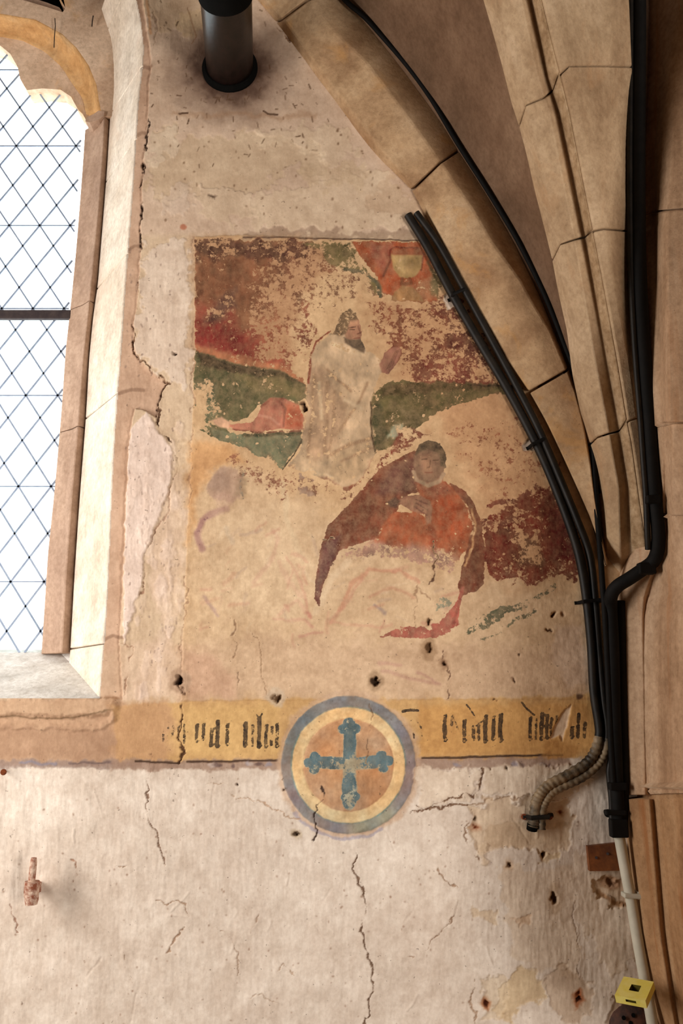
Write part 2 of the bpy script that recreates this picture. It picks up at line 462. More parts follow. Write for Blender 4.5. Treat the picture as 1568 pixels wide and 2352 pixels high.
# soot round the flue hole, rain-like soot specks
for rx, ry, o in ((150, 135, .25), (105, 92, .35), (82, 72, .45), (66, 60, .7)):
    tint(ellipse(530, 160, rx, ry), (70, 48, 38), o, 26, 20)
r2 = random.Random(5)
for k in range(150):
    x, y_ = r2.gauss(560, 150), r2.gauss(190, 110)
    if x < 345 or y_ > 420: continue
    a = r2.uniform(-1, 1) * 0.6 + (math.pi / 2 if r2.random() < .7 else 0.2); l = r2.uniform(3, 12)
    tstroke([(x, y_), (x + l * math.cos(a), y_ + l * math.sin(a))], r2.uniform(1.5, 3.2), (92, 66, 46), r2.uniform(.5, .9), 2, 2)
tstroke([(400, 262), (470, 268), (560, 262), (620, 270), (720, 262)], 10, (160, 120, 88), .35, 10, 14)
tstroke([(605, 255), (615, 262), (637, 262)], 4, (80, 56, 40), .9, 2, 2)
tstroke([(412, 262), (430, 261)], 4, (84, 60, 44), .9, 2, 2)
tstroke([(430, 14), (442, 60), (448, 85), (440, 100)], 2.5, (150, 110, 80), .7, 2, 5)
tstroke([(338, 0), (343, 60), (345, 75)], 5, (204, 150, 104), .7, 4, 3)

# --- exposed jamb stone beside the window, with the broken plaster edge
STONE = [(280, 1604), (273, 1480), (277, 1400), (284, 1250), (291, 1100), (298, 985), (310, 935), (330, 938), (358, 957), (361, 930), (372, 900), (388, 880), (356, 860), (332, 840), (311, 812), (304, 772), (312, 700), (318, 640), (322, 570), (322, 520), (326, 440), (331, 360), (335, 300), (338, 270), (341, 200), (345, 130), (335, 60), (328, 0), (300, -100), (150, -140), (100, 300), (100, 1604)]
tint(STONE, (204, 170, 144), .95, 3, 4)
raise_(STONE, -0.016, 2.2, 4)
tint([(226, 1500), (290, 1480), (300, 1605), (226, 1605)], (206, 176, 148), .8, 8, 10)
for y0, y1, x0, x1 in ((146, 150, 318, 345), (300, 306, 306, 338), (560, 574, 288, 325), (890, 902, 266, 330), (1460, 1470, 236, 280)):
    tstroke([(x0, y1), ((x0 + x1) / 2, y0), (x1, y0 + 2)], 8, (150, 118, 96), .7, 4, 6)
crack([(338, 270), (335, 300), (331, 360), (326, 440), (322, 520), (321, 570)], 4, .014, (52, 34, 24), .95, 3)
crack([(318, 640), (312, 700), (304, 770), (311, 812), (332, 840), (356, 860), (390, 882)], 3.2, .012, (96, 66, 46), .85, 3)
crack([(388, 880), (371, 900), (361, 930), (362, 975), (376, 1005), (392, 1018), (400, 1042), (414, 1072)], 4, .012, (86, 60, 44), .9, 3)
crack([(414, 1072), (398, 1098), (388, 1130), (389, 1160), (375, 1190), (352, 1225), (336, 1260), (330, 1320), (318, 1370)], 2.4, .006, (150, 110, 88), .7, 4)
tint([(300, 985), (340, 945), (362, 990), (398, 1040), (386, 1130), (360, 1200), (335, 1260), (325, 1330), (310, 1400), (282, 1480), (286, 1250), (293, 1080)], (236, 214, 200), .9, 3, 5)
raise_([(300, 985), (340, 945), (362, 990), (398, 1040), (386, 1130), (360, 1200), (335, 1260), (325, 1330), (310, 1400), (282, 1480), (286, 1250), (293, 1080)], .004, 2.5, 6)
tint([(400, 1090), (424, 1080), (428, 1250), (420, 1400), (330, 1500), (300, 1600), (420, 1600), (415, 1500), (340, 1350), (345, 1260)], (228, 200, 176), .6, 8, 14)
tint([(270, 1600), (420, 1600), (420, 1480), (300, 1470)], (226, 198, 172), .6, 10, 14)
for k in range(120):
    x, y_ = r2.uniform(282, 425), r2.uniform(560, 1580)
    tstroke([(x, y_), (x + r2.uniform(-2, 2), y_ + r2.uniform(1, 7))], r2.uniform(1.5, 4), (140, 116, 104), r2.uniform(.4, .8), 2, 3)
for k in range(55):      # flaked lighter brush marks on the strip of wall beside the window
    x, y_ = r2.uniform(300, 420), r2.uniform(960, 1600)
    pts = ellipse(x, y_, r2.uniform(4, 12), r2.uniform(12, 40), 10); tint(pts, (236, 212, 194), r2.uniform(.2, .55), 3, 8); raise_(pts, .0012, 2, 8)
tint(ellipse(421, 521, 8, 6), (186, 120, 92), .9, 2, 3)
# small chips and dots of the whitewash
for k in range(170):
    x, y_ = r2.uniform(0, 1350), r2.uniform(1775, 2360)
    tint(ellipse(x, y_, r2.uniform(1, 2.6), r2.uniform(1, 3), 8), (150, 118, 98), r2.uniform(.4, .8), 2, 2)
for k in range(60):
    x, y_ = r2.uniform(340, 930), r2.uniform(290, 530)
    tint(ellipse(x, y_, r2.uniform(1, 3), r2.uniform(1, 4), 8), (120, 90, 66), r2.uniform(.5, .9), 2, 2)

# --- stone string under the sill and its dirty band
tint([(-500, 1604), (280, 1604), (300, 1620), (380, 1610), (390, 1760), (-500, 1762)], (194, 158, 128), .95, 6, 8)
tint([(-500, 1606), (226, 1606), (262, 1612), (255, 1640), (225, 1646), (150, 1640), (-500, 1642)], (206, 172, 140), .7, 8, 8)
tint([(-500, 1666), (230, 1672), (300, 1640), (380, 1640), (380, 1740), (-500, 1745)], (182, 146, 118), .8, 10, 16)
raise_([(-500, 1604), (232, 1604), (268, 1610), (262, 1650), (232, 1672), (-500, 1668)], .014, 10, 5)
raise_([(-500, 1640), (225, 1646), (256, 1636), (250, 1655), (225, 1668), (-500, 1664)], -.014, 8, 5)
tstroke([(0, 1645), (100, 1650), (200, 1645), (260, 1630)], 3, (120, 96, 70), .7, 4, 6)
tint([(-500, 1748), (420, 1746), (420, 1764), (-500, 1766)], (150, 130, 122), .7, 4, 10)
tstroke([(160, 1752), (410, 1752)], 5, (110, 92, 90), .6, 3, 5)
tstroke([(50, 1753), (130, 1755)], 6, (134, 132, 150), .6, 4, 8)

# --- the mural
LEFT_EDGE = [(447, 545), (448, 800), (441, 1000), (431, 1200), (426, 1350), (417, 1610)]
MURAL = [(447, 545), (560, 541), (700, 546), (860, 552), (965, 555), (1100, 560), (1500, 560), (1500, 1605), (417, 1610)] + LEFT_EDGE[-2:0:-1]
tint(MURAL, (216, 180, 138), 1, 2.2, 3)
tint([(430, 1000), (700, 1150), (1000, 1300), (1300, 1350), (1500, 1400), (1500, 1620), (415, 1620)], (220, 190, 154), .8, 50, 30)
tint([(420, 1480), (700, 1460), (1000, 1480), (1380, 1480), (1380, 1610), (415, 1610)], (212, 180, 148), .8, 30, 24)
tint([(440, 1015), (520, 1010), (560, 1060), (480, 1080), (450, 1150), (432, 1250), (430, 1100)], (216, 164, 112), .8, 14, 10)
tint([(425, 1480), (480, 1500), (540, 1560), (540, 1605), (417, 1605)], (206, 162, 136), .5, 20, 16)
raise_(MURAL, 0.0025, 2.2, 3)
CLIP = MURAL
# torn grey plaster edge over the mural
for pts, c in (([(560, 528), (700, 532), (860, 538), (940, 528), (965, 520), (970, 552), (860, 552), (700, 546), (560, 544)], (160, 134, 112)),):
    tint(pts, c, .55, 3, 18)
tstroke([(560, 546), (650, 547), (760, 550), (960, 554)], 3.5, (70, 50, 42), .7, 2, 3)

# skies
paint([(440, 548), (720, 552), (760, 585), (700, 640), (660, 700), (660, 850), (560, 845), (440, 815)], (150, 98, 66), .80, 4, 8)
paint([(640, 550), (720, 552), (800, 600), (860, 645), (900, 700), (880, 690), (800, 680), (720, 660), (650, 700), (620, 640)], (120, 72, 52), .46, 18, 30)
paint([(440, 548), (720, 552), (745, 580), (690, 595), (620, 600), (540, 590), (500, 600), (440, 590)], (84, 50, 40), .62, 10, 26)
paint([(448, 600), (600, 590), (640, 650), (620, 720), (540, 700), (448, 720)], (136, 84, 56), .80, 20, 20)
paint([(448, 700), (520, 700), (560, 760), (640, 770), (660, 850), (560, 845), (448, 815)], (156, 68, 52), .74, 16, 14)
paint([(448, 735), (500, 745), (560, 770), (575, 830), (520, 820), (448, 800)], (138, 42, 38), .76, 14, 14)
paint([(448, 790), (520, 810), (640, 840), (700, 870), (700, 900), (640, 860), (560, 846), (448, 815)], (186, 112, 74), .7, 8, 6)
paint([(580, 740), (700, 735), (720, 790), (700, 840), (600, 830)], (158, 82, 58), .42, 16, 20)
paint([(540, 660), (540, 700), (500, 735), (470, 740), (500, 690)], (98, 64, 54), .6, 12, 8)
paint([(600, 640), (760, 595), (810, 660), (740, 720), (660, 770), (600, 720)], (140, 86, 60), .47, 30, 24)
tint([(448, 548), (720, 552), (760, 600), (680, 700), (660, 840), (448, 815)], (186, 140, 104), .7, 20, 16)
tint([(840, 690), (1060, 690), (1170, 890), (1280, 1100), (1330, 1250), (1200, 1340), (1110, 1300), (1100, 1150), (1020, 980), (900, 880)], (196, 146, 106), .55, 40, 30)
# flaked reds on the right of the sky
paint([(840, 690), (960, 695), (1060, 690), (1100, 780), (1160, 880), (1100, 890), (980, 870), (920, 870), (900, 800), (850, 760)], (130, 66, 46), .50, 14, 26)
paint([(1000, 700), (1060, 695), (1130, 830), (1150, 870), (1080, 850), (1030, 780)], (98, 46, 36), .62, 12, 20)
paint([(930, 830), (1010, 810), (1090, 830), (1160, 880), (1060, 895), (950, 875)], (120, 54, 42), .58, 10, 18)
paint([(700, 700), (720, 740), (740, 760), (715, 790), (705, 830), (690, 800), (690, 740)], (140, 66, 50), .5, 8, 12)
# green hills
HILL1 = [(443, 808), (500, 822), (560, 840), (640, 852), (700, 884), (705, 935), (690, 935), (640, 914), (602, 926), (570, 956), (540, 968), (500, 958), (480, 972), (520, 985), (540, 1004), (480, 1000), (443, 986)]
paint(HILL1, (92, 90, 58), .86, 3, 6)
paint([(448, 812), (560, 842), (640, 856), (700, 884), (640, 870), (540, 858), (460, 838)], (62, 52, 36), .8, 4, 6)
paint([(540, 860), (640, 866), (700, 890), (704, 925), (640, 905), (580, 905)], (112, 100, 62), .8, 10, 10)
paint([(450, 870), (490, 880), (500, 940), (470, 990), (445, 980)], (86, 96, 68), .5, 10, 16)
paint([(482, 982), (560, 1000), (690, 994), (693, 1014), (672, 1044), (650, 1076), (600, 1050), (540, 1022), (490, 1002)], (112, 116, 86), .82, 3, 5)
pstroke([(560, 1000), (690, 996)], 8, (70, 72, 50), .8, 4, 3)
pstroke([(693, 1010), (675, 1045), (648, 1078)], 3.5, (60, 58, 44), .85, 2, 2)
HILL2 = [(850, 925), (868, 893), (900, 874), (960, 880), (1150, 884), (1215, 892), (1150, 905), (1080, 918), (1030, 935), (985, 962), (940, 990), (905, 1028), (866, 1042), (856, 1000), (850, 960)]
paint(HILL2, (98, 88, 52), .80, 3, 8)
paint([(870, 893), (960, 880), (1150, 884), (1180, 890), (1060, 898), (960, 905), (880, 915)], (74, 62, 36), .84, 6, 8)
paint([(852, 930), (875, 925), (880, 980), (900, 1000), (868, 1038), (856, 1000)], (70, 70, 44), .86, 8, 8)
paint([(900, 980), (925, 970), (925, 1000), (905, 1010), (890, 1005)], (168, 168, 136), .6, 5, 8)
pstroke([(1080, 886), (1160, 886), (1190, 888)], 3, (40, 30, 22), .9, 2, 2)
# small green scene and the chalice field
paint([(700, 556), (806, 556), (822, 600), (852, 632), (880, 655), (874, 688), (850, 655), (790, 622), (745, 594)], (124, 108, 66), .64, 6, 12)
paint([(755, 562), (805, 560), (815, 595), (780, 600)], (92, 82, 48), .7, 8, 12)
pstroke([(790, 622), (840, 632), (866, 650), (874, 685)], 9, (86, 84, 62), .7, 5, 5)
CHF = [(806, 556), (962, 558), (990, 600), (1012, 640), (1004, 692), (960, 694), (880, 675), (866, 640), (832, 600)]
paint(CHF, (174, 80, 44), .84, 4, 4)
paint([(850, 560), (905, 562), (895, 620), (880, 630), (850, 590)], (160, 84, 62), .85, 10, 6)
paint([(955, 640), (1000, 640), (1004, 690), (960, 694)], (176, 110, 72), .7, 10, 10)
paint([(985, 600), (1012, 640), (1010, 690), (990, 670)], (120, 104, 66), .7, 6, 8)
pstroke([(880, 635), (897, 600), (895, 578), (910, 570), (960, 572), (972, 585), (966, 620)], 5, (120, 50, 34), .9, 3, 2)
BOWL = [(897, 586), (970, 586), (967, 616), (955, 634), (938, 642), (918, 638), (904, 622)]
paint(BOWL, (176, 140, 84), .97, 2.5, 2)
paint([(900, 573), (968, 573), (970, 587), (897, 587)], (142, 72, 44), .95, 2.5, 2)
paint([(905, 592), (935, 590), (930, 630), (912, 622)], (190, 156, 100), .8, 6, 4)
pstroke([(924, 642), (922, 654), (944, 652), (940, 642)], 8, (132, 66, 36), .95, 3, 2)
CBASE = [(896, 692), (904, 672), (924, 656), (944, 658), (962, 674), (974, 694)]
paint(CBASE, (170, 122, 74), .93, 3, 3)

# kneeling figure in a pale robe
ROBE = [(745, 776), (768, 760), (798, 772), (828, 800), (850, 808), (872, 826), (876, 858), (862, 882), (852, 930), (856, 1000), (862, 1044), (846, 1082), (822, 1106), (790, 1120), (752, 1110), (722, 1092), (692, 1082), (658, 1072), (690, 1032), (702, 970), (706, 900), (711, 830), (722, 796)]
paint(ROBE, (204, 172, 134), .84, 3, 4)
paint([(712, 840), (748, 840), (770, 900), (800, 930), (790, 980), (760, 1040), (715, 1060), (700, 1030), (705, 900)], (184, 148, 114), .78, 14, 8)
paint([(760, 1040), (850, 1010), (858, 1050), (840, 1085), (800, 1112), (750, 1100)], (188, 156, 118), .85, 14, 8)
for pts, w in (([(752, 848), (775, 872), (806, 898)], 6), ([(722, 862), (716, 960), (706, 1050)], 6), ([(752, 880), (752, 960), (744, 1040)], 7), ([(768, 900), (766, 980), (752, 1050)], 5), ([(760, 1044), (800, 1022), (850, 1008)], 8), ([(785, 1060), (825, 1040), (856, 1030)], 5), ([(845, 880), (815, 940), (770, 1000)], 5)):
    pstroke(pts, w, (164, 128, 96), .62, 7, 4)
for pts, w in (([(760, 790), (800, 808), (835, 815)], 10), ([(735, 880), (738, 960)], 7), ([(790, 920), (830, 940)], 8), ([(700, 1075), (760, 1098)], 8)):
    pstroke(pts, w, (220, 190, 150), .6, 8, 5)
pstroke([(758, 760), (726, 786), (713, 820), (709, 880)], 5, (140, 62, 44), .75, 3, 3)
pstroke([(851, 925), (853, 1000), (862, 1042)], 4, (78, 62, 42), .85, 2, 2)
pstroke([(850, 1086), (820, 1112), (790, 1122)], 9, (140, 74, 52), .6, 5, 6)
paint([(690, 1085), (722, 1100), (720, 1130), (712, 1146), (690, 1140), (678, 1110)], (172, 140, 118), .72, 5, 6)
pstroke([(712, 1090), (716, 1125), (724, 1140)], 4, (110, 76, 58), .6, 3, 3)
HAIR = [(772, 740), (780, 720), (800, 712), (818, 720), (826, 738), (800, 742), (794, 765), (778, 772), (758, 770), (766, 756)]
FACE = [(792, 736), (812, 726), (826, 740), (832, 764), (828, 786), (812, 792), (796, 782), (788, 760)]
BEARD = [(790, 776), (806, 782), (830, 780), (838, 800), (836, 814), (826, 808), (804, 796), (792, 788)]
paint(FACE, (166, 116, 88), .97, 2.5, 1.5)
paint([(800, 732), (820, 730), (822, 746), (802, 748)], (188, 136, 102), .9, 5, 2)
paint(HAIR, (108, 84, 60), .68, 3, 6)
paint(BEARD, (98, 80, 64), .93, 2.5, 3)
pstroke([(800, 754), (816, 752)], 2.6, (84, 52, 40), .95, 1.5, 1)
pstroke([(803, 758), (814, 758)], 2.2, (70, 44, 36), .95, 1.5, 1)
pstroke([(822, 750), (828, 766), (820, 768)], 2.4, (116, 72, 54), .95, 1.5, 1)
pstroke([(812, 778), (826, 777)], 2.6, (120, 60, 50), .95, 1.5, 1)
HANDS = [(871, 838), (882, 812), (904, 797), (922, 798), (920, 818), (906, 842), (890, 864), (876, 858)]
paint(HANDS, (160, 104, 84), .95, 2.5, 2)
for k in range(3):
    pstroke([(888 + 6 * k, 850 - 4 * k), (908 + 4 * k, 808 - 2 * k)], 2.2, (118, 72, 58), .85, 2, 1)
# the red cloak and foot trailing behind
CLOAK = [(594, 952), (600, 930), (620, 914), (650, 914), (680, 930), (698, 930), (695, 986), (640, 986), (590, 993), (540, 989), (524, 976), (560, 972), (582, 968)]
paint(CLOAK, (186, 112, 88), .93, 3, 3)
paint([(655, 930), (698, 932), (694, 984), (655, 984)], (186, 92, 62), .85, 10, 4)
pstroke([(640, 920), (655, 940), (650, 980)], 5, (140, 76, 60), .8, 4, 2)
pstroke([(600, 935), (620, 918), (650, 918)], 5, (158, 84, 66), .8, 4, 2)
pstroke([(530, 986), (590, 994), (690, 990)], 4, (120, 62, 48), .7, 3, 2)
pstroke([(596, 955), (620, 960), (640, 975)], 6, (204, 138, 112), .8, 5, 2)
paint([(484, 966), (508, 957), (530, 970), (526, 986), (500, 980)], (206, 158, 124), .93, 3, 2)
# mid-ground flakes
paint([(490, 1040), (560, 1045), (640, 1075), (690, 1090), (680, 1140), (640, 1150), (590, 1120), (540, 1095)], (156, 94, 70), .44, 14, 24)
paint([(680, 1090), (760, 1115), (800, 1130), (850, 1080), (870, 1050), (900, 1050), (850, 1110), (790, 1170), (720, 1160)], (130, 74, 54), .38, 12, 20)
paint([(930, 985), (1000, 990), (940, 1030), (900, 1062), (870, 1078), (860, 1060), (900, 1030)], (126, 56, 42), .56, 6, 12)
paint([(1015, 985), (1070, 978), (1140, 985), (1145, 1010), (1100, 1030), (1060, 1010)], (138, 66, 50), .62, 8, 14)
paint([(1080, 1040), (1150, 1040), (1170, 1090), (1120, 1120), (1090, 1090)], (146, 82, 62), .42, 12, 18)
paint([(1150, 910), (1190, 905), (1280, 1090), (1270, 1130), (1220, 1040)], (130, 62, 46), .5, 12, 20)
paint([(1040, 980), (1240, 960), (1300, 1120), (1240, 1140), (1140, 1160), (1060, 1080)], (148, 80, 54), .38, 30, 30)
paint([(1105, 1190), (1160, 1170), (1230, 1120), (1275, 1120), (1330, 1240), (1345, 1330), (1280, 1330), (1200, 1345), (1140, 1340), (1115, 1300)], (120, 46, 32), .70, 8, 20)
paint([(1110, 1215), (1170, 1215), (1180, 1280), (1140, 1320), (1115, 1290)], (108, 42, 30), .82, 10, 12)
paint([(1270, 1160), (1310, 1220), (1330, 1290), (1280, 1280), (1255, 1220)], (104, 30, 28), .85, 10, 12)
paint([(1180, 1230), (1240, 1220), (1250, 1300), (1190, 1300)], (98, 60, 42), .55, 12, 16)
for pts in ([(1085, 1210), (1150, 1200), (1180, 1190)], [(1120, 1160), (1180, 1150), (1230, 1120)]):
    pstroke(pts, 12, (120, 56, 42), .6, 6, 10)
# reclining figure in dark cloak and orange tunic
CLK = [(952, 1034), (905, 1060), (870, 1080), (840, 1115), (800, 1160), (752, 1208), (740, 1250), (727, 1320), (722, 1378), (732, 1392), (742, 1340), (762, 1290), (782, 1266), (832, 1246), (862, 1236), (880, 1202), (902, 1182), (916, 1168), (920, 1140), (962, 1130), (962, 1098)]
paint(CLK, (128, 68, 46), .96, 3, 3)
paint([(880, 1085), (952, 1040), (962, 1098), (955, 1128), (900, 1140), (860, 1140)], (116, 74, 60), .9, 14, 6)
paint([(740, 1250), (780, 1230), (770, 1280), (742, 1340), (732, 1392), (722, 1378), (727, 1320)], (118, 72, 66), .9, 8, 4)
TUN = [(955, 1112), (1015, 1104), (1050, 1130), (1074, 1168), (1086, 1212), (1072, 1262), (1048, 1290), (1000, 1280), (900, 1252), (860, 1242), (880, 1202), (905, 1176), (960, 1174), (986, 1198)]
paint(TUN, (168, 84, 50), .90, 5, 4)
paint([(990, 1150), (1030, 1130), (1060, 1180), (1070, 1230), (1030, 1260), (995, 1230)], (178, 80, 44), .92, 14, 6)
paint([(955, 1112), (1020, 1106), (1040, 1130), (990, 1145)], (158, 86, 60), .85, 10, 5)
paint([(990, 1195), (1004, 1230), (1000, 1280), (985, 1260)], (148, 70, 44), .85, 8, 4)
paint([(860, 1242), (1000, 1262), (1050, 1280), (1040, 1320), (980, 1300), (880, 1280), (800, 1290), (770, 1300), (790, 1265)], (176, 132, 112), .62, 16, 10)
CLK2 = [(1030, 1108), (1062, 1124), (1086, 1150), (1104, 1200), (1111, 1260), (1112, 1340), (1092, 1360), (1062, 1366), (1050, 1350), (1064, 1292), (1076, 1242), (1090, 1212), (1074, 1162), (1045, 1130)]
paint(CLK2, (122, 64, 44), .93, 3, 3)
pstroke([(1085, 1170), (1092, 1220), (1082, 1260), (1070, 1300)], 5, (206, 150, 98), .6, 4, 6)
FACE2 = ellipse(985, 1064, 36, 47, 24)
paint(FACE2, (140, 104, 80), .96, 3, 2)
paint([(952, 1046), (962, 1022), (985, 1012), (1010, 1020), (1024, 1044), (1022, 1076), (1012, 1070), (1008, 1042), (984, 1032), (962, 1040)], (96, 78, 58), .95, 3, 3)
paint([(966, 1048), (990, 1044), (990, 1080), (972, 1086)], (156, 112, 84), .85, 8, 3)
pstroke([(968, 1056), (980, 1055)], 2.6, (88, 60, 46), .95, 2, 1); pstroke([(994, 1058), (1006, 1057)], 2.6, (88, 60, 46), .95, 2, 1)
pstroke([(988, 1058), (986, 1074), (980, 1075)], 2.4, (108, 74, 56), .95, 2, 1)
pstroke([(976, 1086), (992, 1086)], 3, (124, 62, 48), .95, 2, 1)
pstroke([(948, 1084), (956, 1104), (982, 1116), (1010, 1106), (1018, 1090)], 9, (176, 144, 112), .92, 4, 3)
HND2 = [(912, 1152), (930, 1139), (962, 1137), (986, 1150), (992, 1166), (990, 1202), (980, 1206), (976, 1182), (940, 1172)]
paint(HND2, (160, 110, 84), .96, 3, 2)
for a, b_ in (((955, 1148), (984, 1160)), ((955, 1156), (982, 1172)), ((950, 1163), (980, 1184))):
    pstroke([a, b_], 2.2, (112, 72, 56), .9, 2, 1)
paint([(886, 1156), (908, 1142), (918, 1152), (912, 1166), (898, 1166)], (82, 56, 46), .95, 4, 3)
paint([(868, 1460), (920, 1438), (1000, 1432), (1018, 1420), (1038, 1392), (1060, 1356), (1056, 1410), (1048, 1436), (1020, 1460), (980, 1470), (930, 1466)], (178, 92, 76), .84, 4, 6)
pstroke([(1062, 1350), (1052, 1400), (1040, 1430)], 8, (150, 76, 62), .8, 4, 4)
paint([(1000, 1370), (1030, 1352), (1036, 1372), (1030, 1390), (1004, 1400), (990, 1410)], (132, 136, 112), .62, 5, 8)
# faded drapery of the reclining figure and the sleeper
r3 = random.Random(9)
for pts, w, c, o in (
    ([(780, 1400), (810, 1340), (850, 1310), (920, 1310), (960, 1340)], 9, (206, 146, 118), .6), ([(760, 1430), (800, 1380), (830, 1330)], 8, (206, 150, 124), .55),
    ([(850, 1370), (900, 1350), (950, 1370)], 7, (204, 150, 122), .5), ([(640, 1410), (680, 1380), (710, 1415)], 8, (204, 140, 122), .6),
    ([(660, 1280), (690, 1340), (705, 1400), (716, 1420)], 7, (196, 126, 110), .6), ([(580, 1340), (620, 1290), (640, 1240), (625, 1220)], 10, (196, 136, 122), .55),
    ([(640, 1290), (660, 1330), (690, 1370)], 10, (204, 146, 128), .5), ([(630, 1420), (700, 1425), (720, 1440)], 7, (200, 140, 124), .5),
    ([(470, 1370), (490, 1400), (504, 1415)], 8, (178, 146, 140), .55), ([(760, 1430), (860, 1440), (900, 1435)], 6, (212, 156, 132), .45),
    ([(690, 1462), (740, 1452)], 6, (198, 138, 122), .5), ([(880, 1540), (940, 1560), (1000, 1572)], 8, (190, 146, 128), .55), ([(870, 1520), (920, 1530)], 8, (198, 150, 134), .5),
    ([(960, 1545), (1010, 1572)], 7, (176, 130, 116), .5), ([(860, 1390), (885, 1410)], 8, (150, 130, 128), .6), ([(520, 1215), (535, 1245)], 10, (176, 168, 156), .5),
    ([(725, 1410), (760, 1330), (800, 1290)], 14, (232, 206, 172), .6), ([(650, 1110), (660, 1200), (690, 1280)], 12, (216, 192, 156), .5)):
    tstroke(pts, w, c, o, 7, 7)
tint(ellipse(515, 1114, 42, 40), (186, 154, 132), .8, 4, 10)
tint(ellipse(505, 1104, 26, 24), (166, 138, 120), .6, 9, 12)
tint([(545, 1095), (566, 1105), (560, 1135), (540, 1130)], (160, 136, 108), .6, 8, 12)
tint(ellipse(512, 1150, 22, 20), (196, 160, 140), .6, 9, 8)
tstroke([(464, 1262), (454, 1222), (463, 1192), (486, 1178), (520, 1170)], 15, (166, 122, 118), .8, 9, 6)
pstroke([(456, 1222), (464, 1192), (486, 1180)], 10, (150, 104, 104), .5, 6, 6)
tint([(470, 1180), (540, 1150), (640, 1180), (700, 1300), (700, 1420), (560, 1420), (470, 1330)], (228, 200, 164), .6, 26, 20)
pstroke([(560, 1080), (550, 1110), (556, 1140)], 8, (150, 132, 110), .5, 5, 8)
for k in range(110):
    x, y_ = r3.uniform(455, 1040), r3.uniform(1215, 1465)
    if 780 > x > 720 and y_ < 1300: continue
    a_ = r3.gauss(-.9 if x < 640 else (.9 if x < 720 else -.5), .5); l_ = r3.uniform(12, 46)
    tstroke([(x, y_), (x + l_ * .5 * math.cos(a_) + r3.uniform(-4, 4), y_ + l_ * .5 * math.sin(a_)), (x + l_ * math.cos(a_), y_ + l_ * math.sin(a_))], r3.uniform(3, 9), r3.choice([(206, 150, 124), (232, 208, 176), (196, 160, 132), (200, 140, 120), (226, 198, 160), (184, 158, 142)]), r3.uniform(.15, .42), 6, 6)
# green brushmarks low on the right
for pts, w in (([(1072, 1455), (1110, 1438), (1150, 1415)], 15), ([(1115, 1425), (1160, 1400), (1205, 1384)], 20), ([(1180, 1425), (1225, 1400)], 11), ([(1225, 1376), (1250, 1362), (1275, 1346)], 13), ([(1105, 1472), (1150, 1452)], 6), ([(1160, 1440), (1200, 1418)], 9), ([(1070, 1440), (1110, 1415)], 6)):
    pstroke(pts, w * 1.1, (100, 102, 76), .58, 9, 10)
# bare chips
for pts in ([(1020, 690), (1035, 668), (1050, 680), (1046, 706), (1028, 712)], [(1198, 1020), (1220, 1005), (1236, 1012), (1226, 1036), (1204, 1034)]):
    unpaint(pts, 3, 5); tint(pts, (232, 210, 190), .95, 3, 5); raise_(pts, -.004, 3, 5)
tint([(1270, 1440), (1340, 1440), (1350, 1560), (1300, 1580), (1270, 1520)], (216, 190, 166), .7, 10, 14)
for k in range(90):
    x, y_ = r3.uniform(450, 1280), r3.uniform(570, 1350)
    s_, m_ = polymask(ellipse(x, y_, r3.uniform(1.5, 4), r3.uniform(1.5, 4), 8), 2, 4); PA[s_] *= 1 - m_
# keep the paint inside the mural
s, m = polymask(CLIP, 2.0, 3); keep = np.zeros_like(PA); keep[s] = m; PA *= keep
for x0 in range(0, 1):
    unpaint([(430, 880), (470, 900), (475, 985), (440, 1000)], 8, 26, .6)
crack([(447, 545), (448, 700), (447, 800), (441, 1000), (431, 1200), (426, 1350), (420, 1480), (417, 1600)], 2, .003, (150, 116, 92), .6, 3)

# --- inscription band
BAND = [(262, 1620), (420, 1611), (700, 1606), (1000, 1606), (1380, 1598), (1390, 1740), (1280, 1742), (1000, 1746), (700, 1752), (380, 1752), (270, 1750)]
tint(BAND, (210, 168, 112), .9, 4, 6)
tint([(262, 1612), (380, 1608), (400, 1660), (380, 1752), (262, 1752)], (198, 156, 118), .8, 16, 16)
tint([(420, 1625), (640, 1622), (640, 1735), (420, 1735)], (220, 180, 120), .7, 12, 8)
tint([(960, 1620), (1365, 1612), (1370, 1735), (960, 1738)], (212, 160, 96), .7, 12, 8)
tint([(255, 1745), (1000, 1742), (1300, 1738), (1320, 1758), (960, 1766), (255, 1770)], (168, 140, 122), .85, 4, 8)
for a, b_ in (((310, 1749), (412, 1752)), ((430, 1750), (636, 1746)), ((970, 1742), (1290, 1733))):
    tstroke([a, b_], 5, (76, 56, 44), .9, 2, 3)
for k in range(12):
    x = r3.uniform(420, 640) if k < 7 else r3.uniform(970, 1290)
    tint(ellipse(x, 1756, r3.uniform(4, 12), 5), r3.choice([(206, 192, 186), (150, 148, 166), (90, 70, 70)]), .6, 3, 6)
INK = (60, 48, 40)
